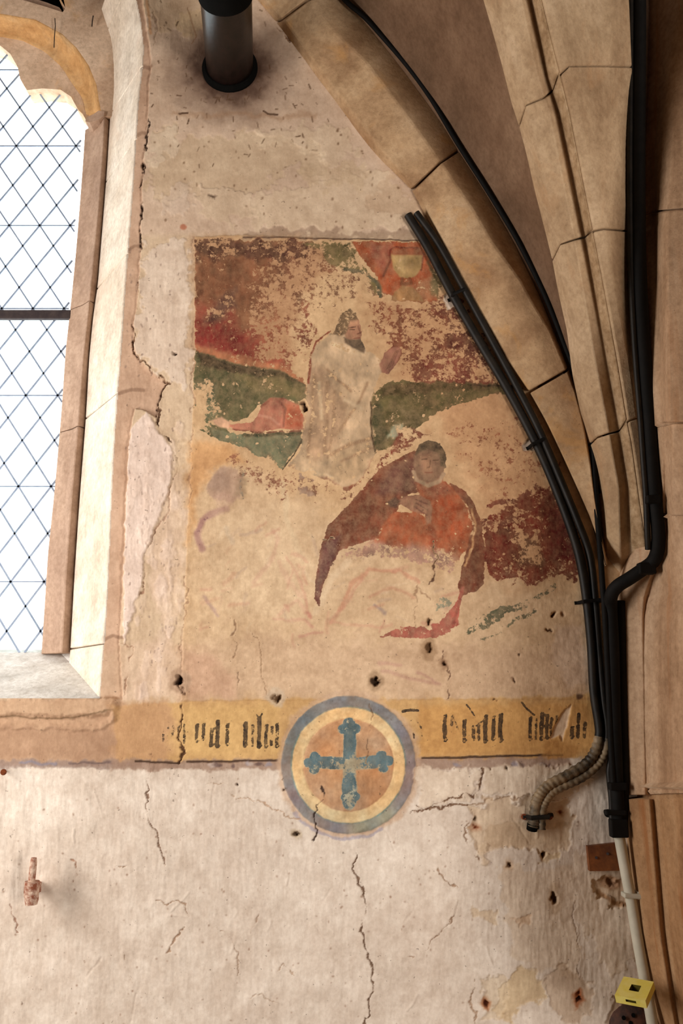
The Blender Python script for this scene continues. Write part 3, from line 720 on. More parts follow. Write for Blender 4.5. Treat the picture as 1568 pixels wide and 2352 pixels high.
letters = [(452, 1667, 1703, 7, .8), (467, 1665, 1698, 7, .9), (485, 1676, 1712, 8, .7), (499, 1658, 1714, 9, .95), (522, 1665, 1710, 8, .7), (563, 1663, 1712, 10, 1), (580, 1667, 1712, 7, .6), (595, 1650, 1714, 9, .95), (611, 1668, 1714, 8, .7), (624, 1670, 1710, 7, .5), (636, 1664, 1714, 8, .8), (423, 1664, 1705, 6, .55), (410, 1668, 1702, 6, .3), (396, 1668, 1700, 6, .25), (385, 1670, 1700, 6, .25), (375, 1676, 1704, 6, .3),
    (1021, 1645, 1700, 9, .9), (1038, 1645, 1665, 7, .45), (1066, 1656, 1702, 9, .85), (1087, 1670, 1698, 8, .7), (1099, 1664, 1698, 7, .55), (1114, 1646, 1702, 9, .85), (1133, 1647, 1698, 8, .8), (1149, 1643, 1702, 10, 1.0), (1216, 1650, 1698, 8, .7), (1230, 1652, 1696, 6, .55), (1243, 1640, 1697, 9, .8), (1255, 1644, 1696, 7, .7), (1265, 1650, 1690, 7, .6), (1278, 1645, 1672, 7, .6), (1313, 1672, 1693, 8, .8), (1327, 1640, 1692, 8, .6), (1342, 1660, 1692, 8, .5)]
for x, y0, y1, w, c in letters:
    pstroke([(x + 1, y0), (x, (y0 + y1) / 2), (x - .5, y1)], w + 1.5, INK, 0.34 + c * .52, 3, 1.8)
    if c > .6:
        pstroke([(x - 2, y0 + 1), (x + 4, y0 - 3)], 5, INK, .25 + c * .5, 2, 1); pstroke([(x - 3, y1), (x + 5, y1 - 2)], 5, INK, .2 + c * .5, 2, 1)
for pts, w, c in (([(925, 1634), (940, 1631), (959, 1632)], 7, 1), ([(1037, 1645), (1048, 1664), (1056, 1688)], 6, .4), ([(1071, 1619), (1082, 1634), (1091, 1646)], 5, .7), ([(1198, 1614), (1211, 1630), (1226, 1642)], 6, .8), ([(942, 1655), (950, 1650), (966, 1668), (968, 1690)], 6, .25), ([(949, 1684), (950, 1694)], 6, .7), ([(485, 1680), (499, 1668)], 5, .7), ([(485, 1712), (499, 1706)], 5, .7), ([(590, 1642), (596, 1650), (602, 1640)], 4, .8), ([(1087, 1672), (1099, 1664), (1114, 1652)], 5, .5), ([(1243, 1640), (1255, 1644)], 6, .7), ([(1243, 1668), (1265, 1664)], 5, .6), ([(1262, 1612), (1262, 1632)], 6, .3)):
    pstroke(pts, w, INK, .25 + c * .6, 2.5, 1.5)
CHIP = [(1311, 1617), (1304, 1660), (1291, 1702), (1284, 1690), (1262, 1697), (1276, 1664), (1296, 1630)]
unpaint(CHIP, 2, 4); tint(CHIP, (222, 196, 168), .95, 2, 4); raise_(CHIP, -.004, 2, 4)
tint([(1262, 1700), (1290, 1704), (1330, 1712), (1320, 1740), (1240, 1740), (1250, 1712)], (190, 140, 82), .7, 4, 8)

# --- roundel with the cross
RC, RX, RY = (800.0, 1757.0), 154.0, 158.0
def circ(k, n=72): return ellipse(RC[0], RC[1], RX * k, RY * k, n)
tint(circ(1.07), (206, 174, 146), .7, 6, 8)
for a0, a1 in ((60, 150),):
    pts = [(RC[0] + 1.06 * RX * math.cos(math.radians(a)), RC[1] + 1.08 * RY * math.sin(math.radians(a))) for a in range(a0, a1, 10)]
    tstroke(pts, 8, (150, 146, 170), .5, 5, 8)
s, m = polymask(circ(1.0), 2, 2); PA[s] *= (1 - m)
tint(circ(1.0), (146, 142, 136), 1, 2, 3)
for a, c, o in ((-60, (120, 124, 130), .8), (-100, (118, 124, 132), .8), (-140, (126, 128, 130), .7), (180, (140, 132, 130), .6), (200, (124, 136, 138), .5), (150, (146, 120, 118), .7), (120, (158, 140, 130), .6), (80, (176, 164, 128), .7), (50, (172, 164, 128), .7), (20, (160, 134, 130), .7), (0, (134, 124, 130), .8), (-30, (136, 128, 134), .8), (100, (150, 126, 128), .5), (35, (150, 146, 150), .6)):
    x, y_ = RC[0] + .93 * RX * math.cos(math.radians(a)), RC[1] + .93 * RY * math.sin(math.radians(a))
    s, m = polymask(circ(1.0), 2, 2); e = np.exp(-(((U[s] - x) ** 2 + (V[s] - y_) ** 2) / 34 ** 2)) * o * m; GC[s] = GC[s] * (1 - e[..., None]) + np.array(c, float) * e[..., None]
tint(circ(.845), (228, 198, 150), 1, 2, 3)
for a0 in range(0, 360, 30):      # greenish brush line at the ring's inner rim
    pts = [(RC[0] + .85 * RX * math.cos(math.radians(a)), RC[1] + .85 * RY * math.sin(math.radians(a))) for a in range(a0, a0 + 31, 6)]
    tstroke(pts, 4, (110, 140, 136), r3.uniform(.15, .75), 2, 2)
tint(circ(.675), (196, 154, 118), 1, 2, 2.5)
tint(circ(.40), (208, 164, 122), .4, 30, 10)
BL, BL2 = (92, 122, 130), (150, 158, 148)
def zc(x, y_): return (300 + x / 2.24, 1560 + y_ / 2.24)
bars = [[(1096, 240), (1158, 240), (1160, 400), (1156, 470), (1166, 560), (1160, 640), (1090, 640), (1086, 560), (1092, 470), (1092, 400)],
        [(915, 405), (1000, 396), (1092, 400), (1160, 400), (1260, 392), (1330, 402), (1335, 445), (1260, 458), (1160, 466), (1092, 466), (1000, 462), (915, 455)]]
lobes = [(1122, 226, 32), (1092, 256, 28), (1154, 254, 28), (1124, 640, 32), (1102, 606, 24), (1152, 602, 26), (912, 428, 25), (948, 400, 28), (944, 462, 28), (1324, 420, 28), (1288, 394, 28), (1300, 456, 28)]
CROSSP = [[zc(*p) for p in q] for q in bars] + [ellipse(*zc(x, y_), r_ / 2.24, r_ / 2.24, 14) for x, y_, r_ in lobes]
cross_m = np.zeros_like(PA)
for q in CROSSP:
    s, m = polymask(q, 2, 2); cross_m[s] = np.maximum(cross_m[s], m)
k = cross_m[..., None]; GC = GC * (1 - k) + np.array((176, 172, 150), float) * k      # pale ground under the blue
covc = .82 - .45 * np.exp(-(((U - 815) ** 2 + (V - 1760) ** 2) / 34 ** 2)) - .3 * np.exp(-(((U - 800) ** 2 + (V - 1835) ** 2) / 24 ** 2)) - .3 * np.exp(-(((U - 722) ** 2 + (V - 1764) ** 2) / 16 ** 2))
PC = np.where(cross_m[..., None] > .05, np.array((90, 118, 126), float), PC); PA = np.where(cross_m > .05, cross_m * covc, PA)
for q in CROSSP[:1]:
    pass
raise_(circ(1.0), .004, 4, 2); raise_(circ(.845), .0015, 2.5, 2)
s, m = linemask(circ(.675) + circ(.675)[:1], 3, 2, 1); H[s] -= m * .0015

# --- patches of the lower wall on the right
for pts, c, o, h in [
    ([(1078, 1848), (1200, 1838), (1312, 1835), (1312, 1900), (1308, 1950), (1250, 1965), (1170, 1950), (1110, 1965), (1080, 1945)], (214, 188, 156), .9, -.004),
    ([(1100, 1900), (1180, 1890), (1300, 1900), (1300, 1945), (1200, 1950), (1110, 1945)], (202, 174, 142), .6, -.001),
    ([(1090, 1960), (1110, 1945), (1130, 1960), (1110, 1980)], (214, 190, 160), .9, .004),
    ([(1225, 1960), (1290, 1955), (1285, 1980), (1250, 1978)], (212, 184, 142), .9, -.002),
    ([(1175, 2240), (1200, 2218), (1238, 2222), (1250, 2250), (1248, 2290), (1200, 2310), (1190, 2340), (1150, 2345), (1140, 2300)], (208, 178, 134), .9, -.002),
    ([(1110, 2250), (1150, 2240), (1170, 2300), (1150, 2340), (1110, 2345)], (216, 194, 164), .8, -.003),
    ([(1250, 2240), (1300, 2220), (1345, 2240), (1360, 2300), (1340, 2340), (1290, 2345), (1258, 2310)], (194, 166, 138), .8, -.002),
    ([(1365, 2025), (1390, 2018), (1430, 2040), (1440, 2085), (1410, 2082), (1375, 2060)], (190, 152, 114), .8, -.006),
    ([(1330, 1950), (1440, 1930), (1470, 2200), (1400, 2250), (1330, 2100), (1318, 2020)], (220, 198, 172), .7, .001),
    ([(1190, 2110), (1220, 2105), (1222, 2125), (1195, 2128)], (204, 164, 130), .9, -.002),
    ([(1075, 2095), (1130, 2090), (1132, 2120), (1085, 2115)], (210, 184, 152), .9, -.002),
    ([(1140, 2000), (1320, 1990), (1330, 2250), (1180, 2200)], (216, 190, 160), .6, 0),
    ([(960, 1770), (1090, 1762), (1095, 1830), (1040, 1838), (965, 1850)], (232, 212, 188), .8, .003),
    ([(1100, 1762), (1300, 1750), (1360, 1790), (1300, 1830), (1105, 1835)], (230, 210, 184), .8, .003),
    ([(1400, 2280), (1470, 2290), (1480, 2360), (1410, 2370)], (150, 116, 90), .7, -.003)]:
    tint(pts, c, o * .75, 5, 22); raise_(pts, h, 2, 22)
tstroke([(1375, 2050), (1400, 2072), (1436, 2080)], 9, (140, 96, 58), .7, 6, 8)
tint(ellipse(1330, 1600, 8, 6), (90, 64, 50), .8, 3, 4)

# --- cracks, ridges and holes
for pts, w, dp, c, o in [
    ([(416, 1570), (418, 1620), (415, 1700), (413, 1750)], 4, .010, (86, 58, 40), .9),
    ([(344, 1730), (342, 1755), (340, 1810), (338, 1850), (345, 1890), (360, 1915), (372, 1960), (376, 1990)], 3, .006, (120, 90, 70), .8),
    ([(852, 1610), (850, 1660), (845, 1720), (838, 1780), (830, 1850)], 2.2, .004, (120, 92, 70), .6),
    ([(742, 1810), (738, 1840), (722, 1875), (728, 1905), (725, 1930)], 3.4, .007, (70, 52, 44), .9),
    ([(940, 1870), (985, 1855), (1010, 1840), (1050, 1830), (1070, 1815), (1095, 1825), (1100, 1790), (1105, 1765)], 3, .007, (110, 78, 56), .8),
    ([(960, 1850), (985, 1858), (1025, 1850), (1075, 1848)], 3, .008, (110, 78, 56), .8),
    ([(815, 1960), (815, 2000), (835, 2040), (843, 2080), (830, 2140), (845, 2200), (860, 2240), (855, 2290), (835, 2352), (840, 2440)], 3, .008, (110, 82, 62), .8),
    ([(1000, 1995), (1045, 2040), (1055, 2060), (1040, 2110), (1000, 2150), (965, 2190), (920, 2195)], 2.6, .006, (150, 116, 90), .7),
    ([(355, 2075), (400, 2068), (430, 2080), (435, 2110), (400, 2160), (380, 2195)], 2.4, .006, (160, 126, 100), .7),
    ([(480, 2100), (500, 2130), (530, 2150), (545, 2180), (540, 2240)], 2, .004, (160, 130, 106), .6),
    ([(580, 2145), (585, 2120), (600, 2090), (600, 2060), (596, 2040)], 3, .006, (150, 116, 90), .7),
    ([(983, 1175), (990, 1205), (992, 1240), (999, 1280), (999, 1310), (985, 1345)], 2, .004, (86, 58, 44), .8),
    ([(1018, 1500), (1031, 1550), (1026, 1600)], 2.2, .004, (110, 80, 62), .8),
    ([(745, 1238), (780, 1254), (800, 1258), (818, 1264)], 2.2, .004, (74, 54, 42), .85),
    ([(540, 1425), (530, 1460), (545, 1480), (535, 1500), (538, 1510)], 2.4, .004, (130, 98, 72), .7),
    ([(575, 1440), (592, 1470), (600, 1500), (595, 1540), (612, 1590)], 2, .003, (140, 108, 80), .6),
    ([(545, 1540), (546, 1600)], 2.4, .004, (110, 84, 64), .6), ([(985, 1380), (960, 1350), (948, 1400), (950, 1440)], 1.6, .003, (140, 106, 80), .6),
    ([(540, 1830), (600, 1838), (640, 1862), (690, 1882)], 2.6, .006, (180, 146, 118), .7),
    ([(470, 1805), (530, 1800), (535, 1830)], 2.4, .005, (180, 150, 122), .6),
    ([(1085, 1860), (1070, 1890), (1068, 1920), (1080, 1950), (1095, 1970)], 2.6, .006, (140, 108, 84), .8),
    ([(1088, 2240), (1080, 2290), (1092, 2340), (1085, 2400)], 2.6, .006, (160, 128, 102), .7),
    ([(1318, 2020), (1320, 2100), (1326, 2200), (1335, 2260)], 2, .003, (120, 92, 72), .6),
    ([(280, 1965), (300, 1975), (290, 1985), (262, 1990)], 2.4, .006, (150, 120, 96), .7),
    ([(284, 2195), (288, 2230), (320, 2270), (345, 2285)], 2.2, .004, (150, 118, 94), .6),
    ([(20, 2075), (30, 2110), (42, 2140)], 2.4, .004, (140, 100, 80), .7), ([(162, 1975), (180, 1985), (178, 2010), (170, 2025)], 3, .006, (170, 126, 100), .8),
    ([(345, 130), (352, 60), (345, 0)], 1.8, .003, (150, 120, 92), .5), ([(1120, 1762), (1120, 1770)], 3, .006, (120, 92, 70), .7),
    ([(595, 0), (640, 60), (662, 88)], 5, .008, (110, 76, 52), .8), ([(700, 540), (705, 535)], 2, .002, (120, 92, 70), .6),
    ([(1050, 1850), (1120, 1842), (1200, 1830), (1300, 1832)], 2, .003, (150, 118, 90), .6),
    ([(270, 1470), (290, 1485), (305, 1490), (300, 1530), (290, 1560), (282, 1600)], 2.4, .004, (150, 112, 88), .7),
    ([(565, 2290), (600, 2280), (640, 2300)], 2, .004, (170, 138, 112), .5), ([(640, 2235), (655, 2215), (672, 2230)], 2.4, .005, (170, 138, 112), .6)]:
    crack(pts, w, dp, c, o)
for k in range(46):       # shallow trowel ridges of the whitewash
    x, y_ = r2.uniform(20, 1250), r2.uniform(1790, 2360); a = r2.gauss(math.pi / 2, .5); l = r2.uniform(15, 70)
    pts = [(x, y_), (x + l * .5 * math.cos(a) + r2.uniform(-4, 4), y_ + l * .5 * math.sin(a)), (x + l * math.cos(a), y_ + l * math.sin(a))]
    s, m = linemask(pts, 4, 5, 4); H[s] += m * r2.uniform(-.0025, .0025)
for h in [(415, 1565, 11, 13, .04, (58, 38, 26), (190, 160, 134)), (632, 1602, 10, 11, .03, (110, 84, 58), (206, 184, 158)), (862, 1562, 7, 13, .04, (62, 44, 30), (168, 138, 108)), (1019, 1521, 5, 7, .03, (70, 46, 34), (160, 126, 98)),
          (982, 1424, 4, 12, .03, (84, 62, 44), None), (984, 1488, 8, 15, .025, (104, 76, 50), (170, 138, 106)), (1275, 2062, 7, 19, .03, (96, 68, 46), (200, 174, 146)), (398, 812, 4, 4, .03, (50, 34, 26), None), (395, 1770, 2, 2, .02, (60, 44, 30), None),
          (1165, 1988, 6, 7, .03, (110, 80, 56), (204, 176, 146)), (1248, 1962, 6, 5, .03, (80, 56, 40), None), (678, 1920, 4, 5, .03, (70, 50, 36), (200, 180, 150)), (697, 932, 6, 6, .03, (62, 40, 28), None), (540, 1802, 3, 4, .02, (70, 50, 40), None), (652, 1811, 4, 4, .02, (70, 50, 40), None),
          (1270, 1410, 5, 5, .03, (90, 64, 46), None), (1191, 1505, 3, 3, .02, (80, 56, 40), None), (1258, 1447, 3, 3, .02, (80, 56, 40), None), (1292, 1412, 6, 6, .01, (150, 118, 92), None), (1090, 1876, 4, 4, .02, (60, 40, 26), None), (1090, 1898, 5, 5, .01, (120, 56, 26), (190, 150, 120)), (1288, 1868, 5, 5, .01, (110, 50, 24), (190, 150, 118)),
          (1325, 2283, 5, 6, .02, (88, 30, 10), (160, 92, 52)), (1325, 2298, 5, 8, .03, (40, 18, 10), (150, 84, 46)), (1116, 2305, 5, 6, .02, (70, 28, 14), (170, 106, 66)), (1400, 2030, 10, 8, .015, (120, 86, 62), (170, 130, 98)), (1158, 1766, 3, 3, .02, (70, 50, 36), None), (238, 842, 4, 6, .01, (120, 96, 72), None), (488, 455, 6, 3, .01, (80, 60, 48), None), (1178, 1560, 3, 3, .02, (90, 60, 44), None), (1135, 1610, 3, 3, .02, (90, 60, 44), None)]:
    hole(*h)
# undulation and brush relief
H += (fbm(240, 301, 4) - .5) * .016 + (fbm(60, 321, 3) - .5) * .004
low = sstep((V - 1740) / 30) ; strip = ((U > 270) & (U < 440) & (V > 540) & (V < 1610)).astype(float)
H += (fbm(9, 341, 3, sy=46) - .5) * (.0008 + .0019 * np.maximum(low, strip * .8)) + (fbm(30, 381, 3, sy=80) - .5) * .003 * low
H += (fbm(7, 361, 2) - .5) * .0010

# --- classes: which object each cell belongs to
OPEN_ = ARRIS + [(-2000, 1604), (-2000, -140)]
opening = inside(U, V, OPEN_)
beyond = inside(U, V, [(x + 26, y_ - 6) for x, y_ in RIB_IN] + [(1470, 1300), (1470, 1300), (3000, 1300), (3000, -400), (500, -400)])
def setc(pts, n): 
    s = sl(pts, 4); CL[s] = np.where(inside(U[s], V[s], pts), n, CL[s])
setc(MURAL, 1)
s = sl([(700, 760), (1120, 1480)], 0)
setc(ROBE, 2); setc(HAIR, 2); setc(FACE, 2); setc(BEARD, 2); setc(HANDS, 2); setc(CLOAK, 2)
setc(CLK, 3); setc(TUN, 3); setc(CLK2, 3); setc(FACE2, 3); setc(HND2, 3)
setc(ellipse(515, 1114, 42, 40), 4); setc([(452, 1262), (446, 1215), (462, 1184), (500, 1160), (560, 1160), (640, 1210), (700, 1300), (716, 1420), (640, 1440), (540, 1420), (480, 1400)], 4)
setc(CHF, 5); setc(BOWL, 6); setc(CBASE, 6); setc([(916, 638), (944, 638), (946, 660), (918, 660)], 6)
setc(HILL1, 7); setc(HILL2, 7)
BANDC = [(420, 1611), (700, 1606), (1000, 1606), (1400, 1598), (1400, 1738), (1300, 1740), (1000, 1750), (640, 1756), (380, 1756), (372, 1612)]
setc(BANDC, 8)
setc(circ(1.0), 9); setc(circ(.845), 10); setc(circ(.675), 11)
CL[cross_m > .5] = 12
CL[opening | beyond] = -1
# world positions
a = (U - CX) / F; b_ = (CY - V) / F
dx = a; dy = FW[1] + UP[1] * b_; dz = FW[2] + UP[2] * b_
t = D / dy
WX, WZ = dx * t, EYE + dz * t
WY = -H

# keep the heightfield flush with the window arris
s = sl(ARRIS, 30); da = segdist(U[s], V[s], ARRIS)
ringm = (((U - RC[0]) / RX) ** 2 + ((V - RC[1]) / RY) ** 2 < 1.0).astype(float)
mur = ((V > 540) & (V < 1760) & (U > 400)).astype(float)
mot = (fbm(150, 401, 4) - .5) * .16 + (fbm(34, 421, 4) - .5) * (.16 + .10 * ringm) + (fbm(9, 441, 3) - .5) * (.10 + .10 * ringm + .06 * mur)
GC = np.clip(GC * (1 + mot[..., None] * np.array([.8, 1.0, 1.15])), 0, 250)
hue = (fbm(60, 461, 3) - .5) * ringm; GC = GC + hue[..., None] * np.array([46, 4, -26])
pm = (fbm(46, 481, 4) - .5) * .42 + (fbm(13, 501, 4, sy=22) - .5) * .42
PC = np.clip(PC * (1 + pm[..., None]), 0, 245)
PA = np.where(PA > .05, np.clip(PA + (fbm(40, 521, 4) - .5) * .22 * (CL != 12), 0, 1), PA)
lum = PC @ np.array([.3, .59, .11]); PC = lum[..., None] + (PC - lum[..., None]) * .88
LINPC, LINGC = lin(PC), lin(GC)

def cells(name, ids, mat, parent=None):
    cc = CL[:-1, :-1]
    keep_ = np.isin(cc, ids) & (CL[1:, :-1] >= 0) & (CL[:-1, 1:] >= 0) & (CL[1:, 1:] >= 0)
    jj, ii = np.nonzero(keep_)
    if len(jj) == 0: return None
    v00 = jj * NXg + ii
    quads = np.stack([v00 + NXg, v00 + NXg + 1, v00 + 1, v00], 1)
    uq, inv = np.unique(quads.ravel(), return_inverse=True)
    me = bpy.data.meshes.new(name)
    n = len(uq); nf = len(jj)
    me.vertices.add(n)
    co = np.stack([WX.ravel()[uq], WY.ravel()[uq], WZ.ravel()[uq]], 1)
    me.vertices.foreach_set('co', co.astype(np.float32).ravel())
    me.loops.add(nf * 4); me.loops.foreach_set('vertex_index', inv.astype(np.int32).ravel())
    me.polygons.add(nf); me.polygons.foreach_set('loop_start', np.arange(0, nf * 4, 4, dtype=np.int32))
    me.polygons.foreach_set('use_smooth', np.ones(nf, bool))
    me.update(calc_edges=True)
    for nm, rgb, al in (('ground', LINGC, None), ('paint', LINPC, PA)):
        at_ = me.attributes.new(nm, 'FLOAT_COLOR', 'POINT')
        arr = np.ones((n, 4), np.float32); arr[:, :3] = rgb.reshape(-1, 3)[uq]
        if al is not None: arr[:, 3] = al.ravel()[uq]
        at_.data.foreach_set('color', arr.ravel())
    me.materials.append(mat)
    o = bpy.data.objects.new(name, me)
    return link(o, parent)

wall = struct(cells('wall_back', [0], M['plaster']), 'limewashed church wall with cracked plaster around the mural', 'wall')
mural = tag(empty('mural', at(800, 1600, 0)), 'flaking wall painting of a kneeling robed figure and sleepers on a hillside', 'mural')
for nm, ids, lb in (('painted_sky', [1], 'flaked reddish brown sky and bare plaster'), ('painted_figure', [2], 'kneeling bearded figure in pale robe, hands joined'), ('painted_figure', [3], 'reclining figure in dark cloak and orange tunic'), ('painted_figure', [4], 'faded sleeping figure, only head and shoulder outline left'),
                    ('painted_field', [5], 'orange red field behind the cup'), ('painted_cup', [6], 'ochre footed cup'), ('painted_hill', [7], 'dark green hills')):
    o = cells(nm, ids, M['fresco'], mural); o['label'] = lb
band = tag(cells('inscription_band', [8], M['fresco']), 'ochre band with worn black gothic lettering under the mural', 'inscription')
rnd = tag(empty('painted_roundel', at(800, 1757, 0)), 'round painted medallion with a blue cross on the wall', 'medallion')
for nm, i, lb in (('outer_ring', 9, 'grey blue ring'), ('inner_ring', 10, 'cream ring'), ('field', 11, 'tan field'), ('cross', 12, 'worn blue cross with lobed ends')):
    cells(nm, [i], M['fresco'], rnd)['label'] = lb
#PART3
# ------------------------------------------------------------------ room shell round the photographer
def slab(name, lo, hi, mat, label):
    c = [(a_ + b__) / 2 for a_, b__ in zip(lo, hi)]; sz = [b__ - a_ for a_, b__ in zip(lo, hi)]
    return struct(box(name, c, sz, mat), label)
slab('floor', (-6, -7, -0.1), (4, 0.6, 0.0), M['floor'], 'worn stone floor of the church')
slab('wall_left', (-3.0, -7, 0), (-2.9, 0, 6), M['room'], 'plain plaster wall far to the side')
slab('wall_front', (-6, -7.1, 0), (4, -7, 6), M['room'], 'plain plaster wall behind the photographer')
slab('wall_right', (4, -7, 0), (4.1, 0.6, 6), M['room'], 'plain plaster wall past the pier')
slab('ceiling', (-6, -7, 6), (4, 0.6, 6.1), M['room'], 'high plaster ceiling')

# ------------------------------------------------------------------ window
win = struct(empty('window_1', at(0, 1604, 0.3)), 'leaded window with diamond panes in a deep splayed stone opening', 'window')
E_REV = [(60, -140), (150, -85), (185, -50), (222, 0), (237, 53), (253, 102), (257, 163), (257, 212), (251, 286), (245, 388), (237, 490), (224, 653), (212, 735), (204, 822), (197, 953), (182, 1149), (171, 1312), (161, 1490), (156, 1560)]
E_FIL = [(228, 250), (239, 262), (235, 347), (224, 490), (212, 612), (202, 714), (190, 822), (178, 978), (163, 1149), (151, 1312), (141, 1496), (137, 1560)]
E_GLS = [(187, 240), (196, 290), (188, 408), (175, 571), (163, 694), (151, 800), (141, 945), (127, 1108), (110, 1271), (96, 1490), (90, 1560)]
YW, YR, YF, YG = 0.0, 0.285, 0.265, 0.36
def z_edge(poly, Y, zs):
    p = np.array([tuple(at(x, y_, Y)) for x, y_ in sorted(poly, key=lambda q: -q[1])])
    x = np.interp(zs, p[:, 2], p[:, 0])
    return [Vector((a_, Y, z)) for a_, z in zip(x, zs)]
def jamb_blocks(name, edges, zj, mat, n=10, gap=0.003, back=0.25, closed_back=True):
    for k in range(len(zj) - 1):
        zs = np.linspace(zj[k] + gap / 2, zj[k + 1] - gap / 2, n)
        rows = [z_edge(p, Y, zs) for p, Y in edges]
        rows.append([v + Vector((back, 0.0, 0)) for v in rows[-1]])
        rows.insert(0, [v + Vector((back, 0.0, 0)) for v in rows[0]])
        m_ = len(rows); Vv = [v for r in rows for v in r]; Fc = []
        for i in range(m_):
            j = (i + 1) % m_
            for q in range(n - 1): Fc.append((i * n + q, i * n + q + 1, j * n + q + 1, j * n + q))
        Fc.append(tuple(i * n for i in range(m_))); Fc.append(tuple(i * n + n - 1 for i in reversed(range(m_))))
        o = meshobj(name, Vv, Fc, mat, win, smooth=30)
        b = o.modifiers.new('bevel', 'BEVEL'); b.width = 0.003; b.segments = 1; b.limit_method = 'ANGLE'; b.angle_limit = math.radians(35)
def zof(x, y_, Y): return at(x, y_, Y).z
z_sill0 = zof(226, 1604, 0)
joints_z = [z_sill0 - .02, zof(235, 1478, 0), zof(267, 898, 0), zof(290, 575, 0), zof(308, 310, 0), zof(324, 142, 0), zof(300, -60, 0), zof(262, -110, 0)]
jamb_blocks('jamb_stone', [(E_REV, YR), (ARRIS, 0.024)], joints_z, M['jamb'])
# inner moulding: rear hollow, roll arris and fillet
zm = [zof(141, 1500, YF), zof(178, 978, YF), zof(205, 690, YF), zof(238, 268, YF)]
E_HOL = [(x * .62 + u_ * .38 + 2, y_) for (x, y_), u_ in zip(E_FIL, np.interp([q[1] for q in E_FIL], [q[1] for q in E_GLS], [q[0] for q in E_GLS]))]
jamb_blocks('moulding_stone', [(E_GLS, 0.40), (E_GLS, YG - .02), (E_HOL, YF + .035), (E_FIL, YF), ([(x + 3, y_) for x, y_ in E_FIL], YF + .002), ([(x + 4, y_) for x, y_ in E_REV], YR + .012)], zm, M['mould'], n=14, back=.2)
# stop (little capital) where the arch springs
prism('arch_stop', [(197, 270), (215, 262), (226, 254), (240, 256), (238, 266), (226, 275), (206, 281), (196, 279)], YF - .01, YF + .09, M['mould'], win)
# tracery: spandrel, hollow and cusps
ARC_A = [(238, 268), (229, 246), (222, 196), (204, 151), (176, 110), (143, 78), (82, 45), (0, 31), (-80, 40), (-160, 80), (-230, 150), (-270, 260)]
ARC_B = [(198, 262), (190, 226), (163, 188), (143, 155), (102, 118), (53, 94), (0, 84), (-60, 88), (-130, 120), (-190, 180), (-225, 268)]
REV_UP = [(x + 34, y_) for x, y_ in E_REV if y_ < 280]
sp = ARC_A[::-1] + [(285, 262)] + REV_UP[::-1] + [(60, -150), (118, -140), (122, -60), (134, -6), (150, 18), (144, 28), (110, 17), (60, 2), (0, -12), (-100, -10), (-200, 20), (-330, 120)]
prism('spandrel_stone', sp, YF, YF + .1, M['tracery'], win)
prism('eyelet_rim', [(-100, -22), (0, -24), (60, -9), (108, 6), (136, 17), (144, 28), (110, 17), (60, 2), (0, -12), (-100, -10)], YF + .02, YF + .1, M['mould'], win)
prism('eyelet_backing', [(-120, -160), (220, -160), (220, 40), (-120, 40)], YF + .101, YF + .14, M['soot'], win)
def loft(name, A, B, n, mat, parent, mids=3, bow=None):
    rs = [A]
    for k in range(1, mids + 1):
        t_ = k / (mids + 1); rs.append([a_.lerp(b__, t_) + (bow(t_) if bow else Vector((0, 0, 0))) for a_, b__ in zip(A, B)])
    rs.append(B); Vv = [v for r in rs for v in r]
    Fc = [(i * n + q, i * n + q + 1, (i + 1) * n + q + 1, (i + 1) * n + q) for i in range(len(rs) - 1) for q in range(n - 1)]
    return meshobj(name, Vv, Fc, mat, parent, smooth=60)
def along(poly, n):
    p = np.array(poly, float); d_ = np.r_[0, np.cumsum(np.hypot(*np.diff(p, axis=0).T))]; tt = np.linspace(0, d_[-1], n)
    return list(zip(np.interp(tt, d_, p[:, 0]), np.interp(tt, d_, p[:, 1])))
la = [at(x, y_, YF) for x, y_ in along(ARC_A, 40)]; lb = [at(x, y_, YG - .02) for x, y_ in along(ARC_B, 40)]
o = loft('arch_hollow', la, lb, 40, M['orange'], win, 4, lambda t_: Vector((0, .028 * math.sin(math.pi * t_), .012 * math.sin(math.pi * t_))))
so = o.modifiers.new('solid', 'SOLIDIFY'); so.thickness = .012; so.offset = 0
TREF = [(205, 290), (190, 262), (180, 253), (163, 222), (139, 206), (98, 203), (62, 207), (46, 181), (41, 155), (24, 124), (0, 104), (-30, 98), (-70, 120), (-95, 165), (-100, 185), (-118, 205), (-165, 204), (-205, 225), (-225, 262), (-240, 290)]
cus = TREF + [(-262, 270)] + [(x, y_ - 4) for x, y_ in ARC_B[::-1]] + [(214, 280)]
cu = prism('cusp_stone', cus, YG - .02, YG + .06, M['tracery'], win)
prism('head_backing', [(150, -200), (450, -200), (450, 300), (264, 300), (262, 200), (250, 60), (222, 0), (150, -60)], .30, .41, M['mould'], win)
# sloping sill
s0, s1 = at(226, 1604, 0.012), at(156, 1500, YR); s2 = at(92, 1492, .40)
L_ = -1.75
Vv = [Vector((L_, .012, s0.z)), s0 + Vector((.02, 0, 0)), s1 + Vector((.03, 0, -.004)), s2 + Vector((.06, 0, 0.0)), Vector((L_, .40, s2.z))]
Vb = [v + Vector((0, 0, -.25)) for v in Vv]
nV = len(Vv)
meshobj('sill', Vv + Vb, [tuple(range(nV)), tuple(range(2 * nV - 1, nV - 1, -1))] + [(i, (i + 1) % nV, nV + (i + 1) % nV, nV + i) for i in range(nV)], M['sill'], win)
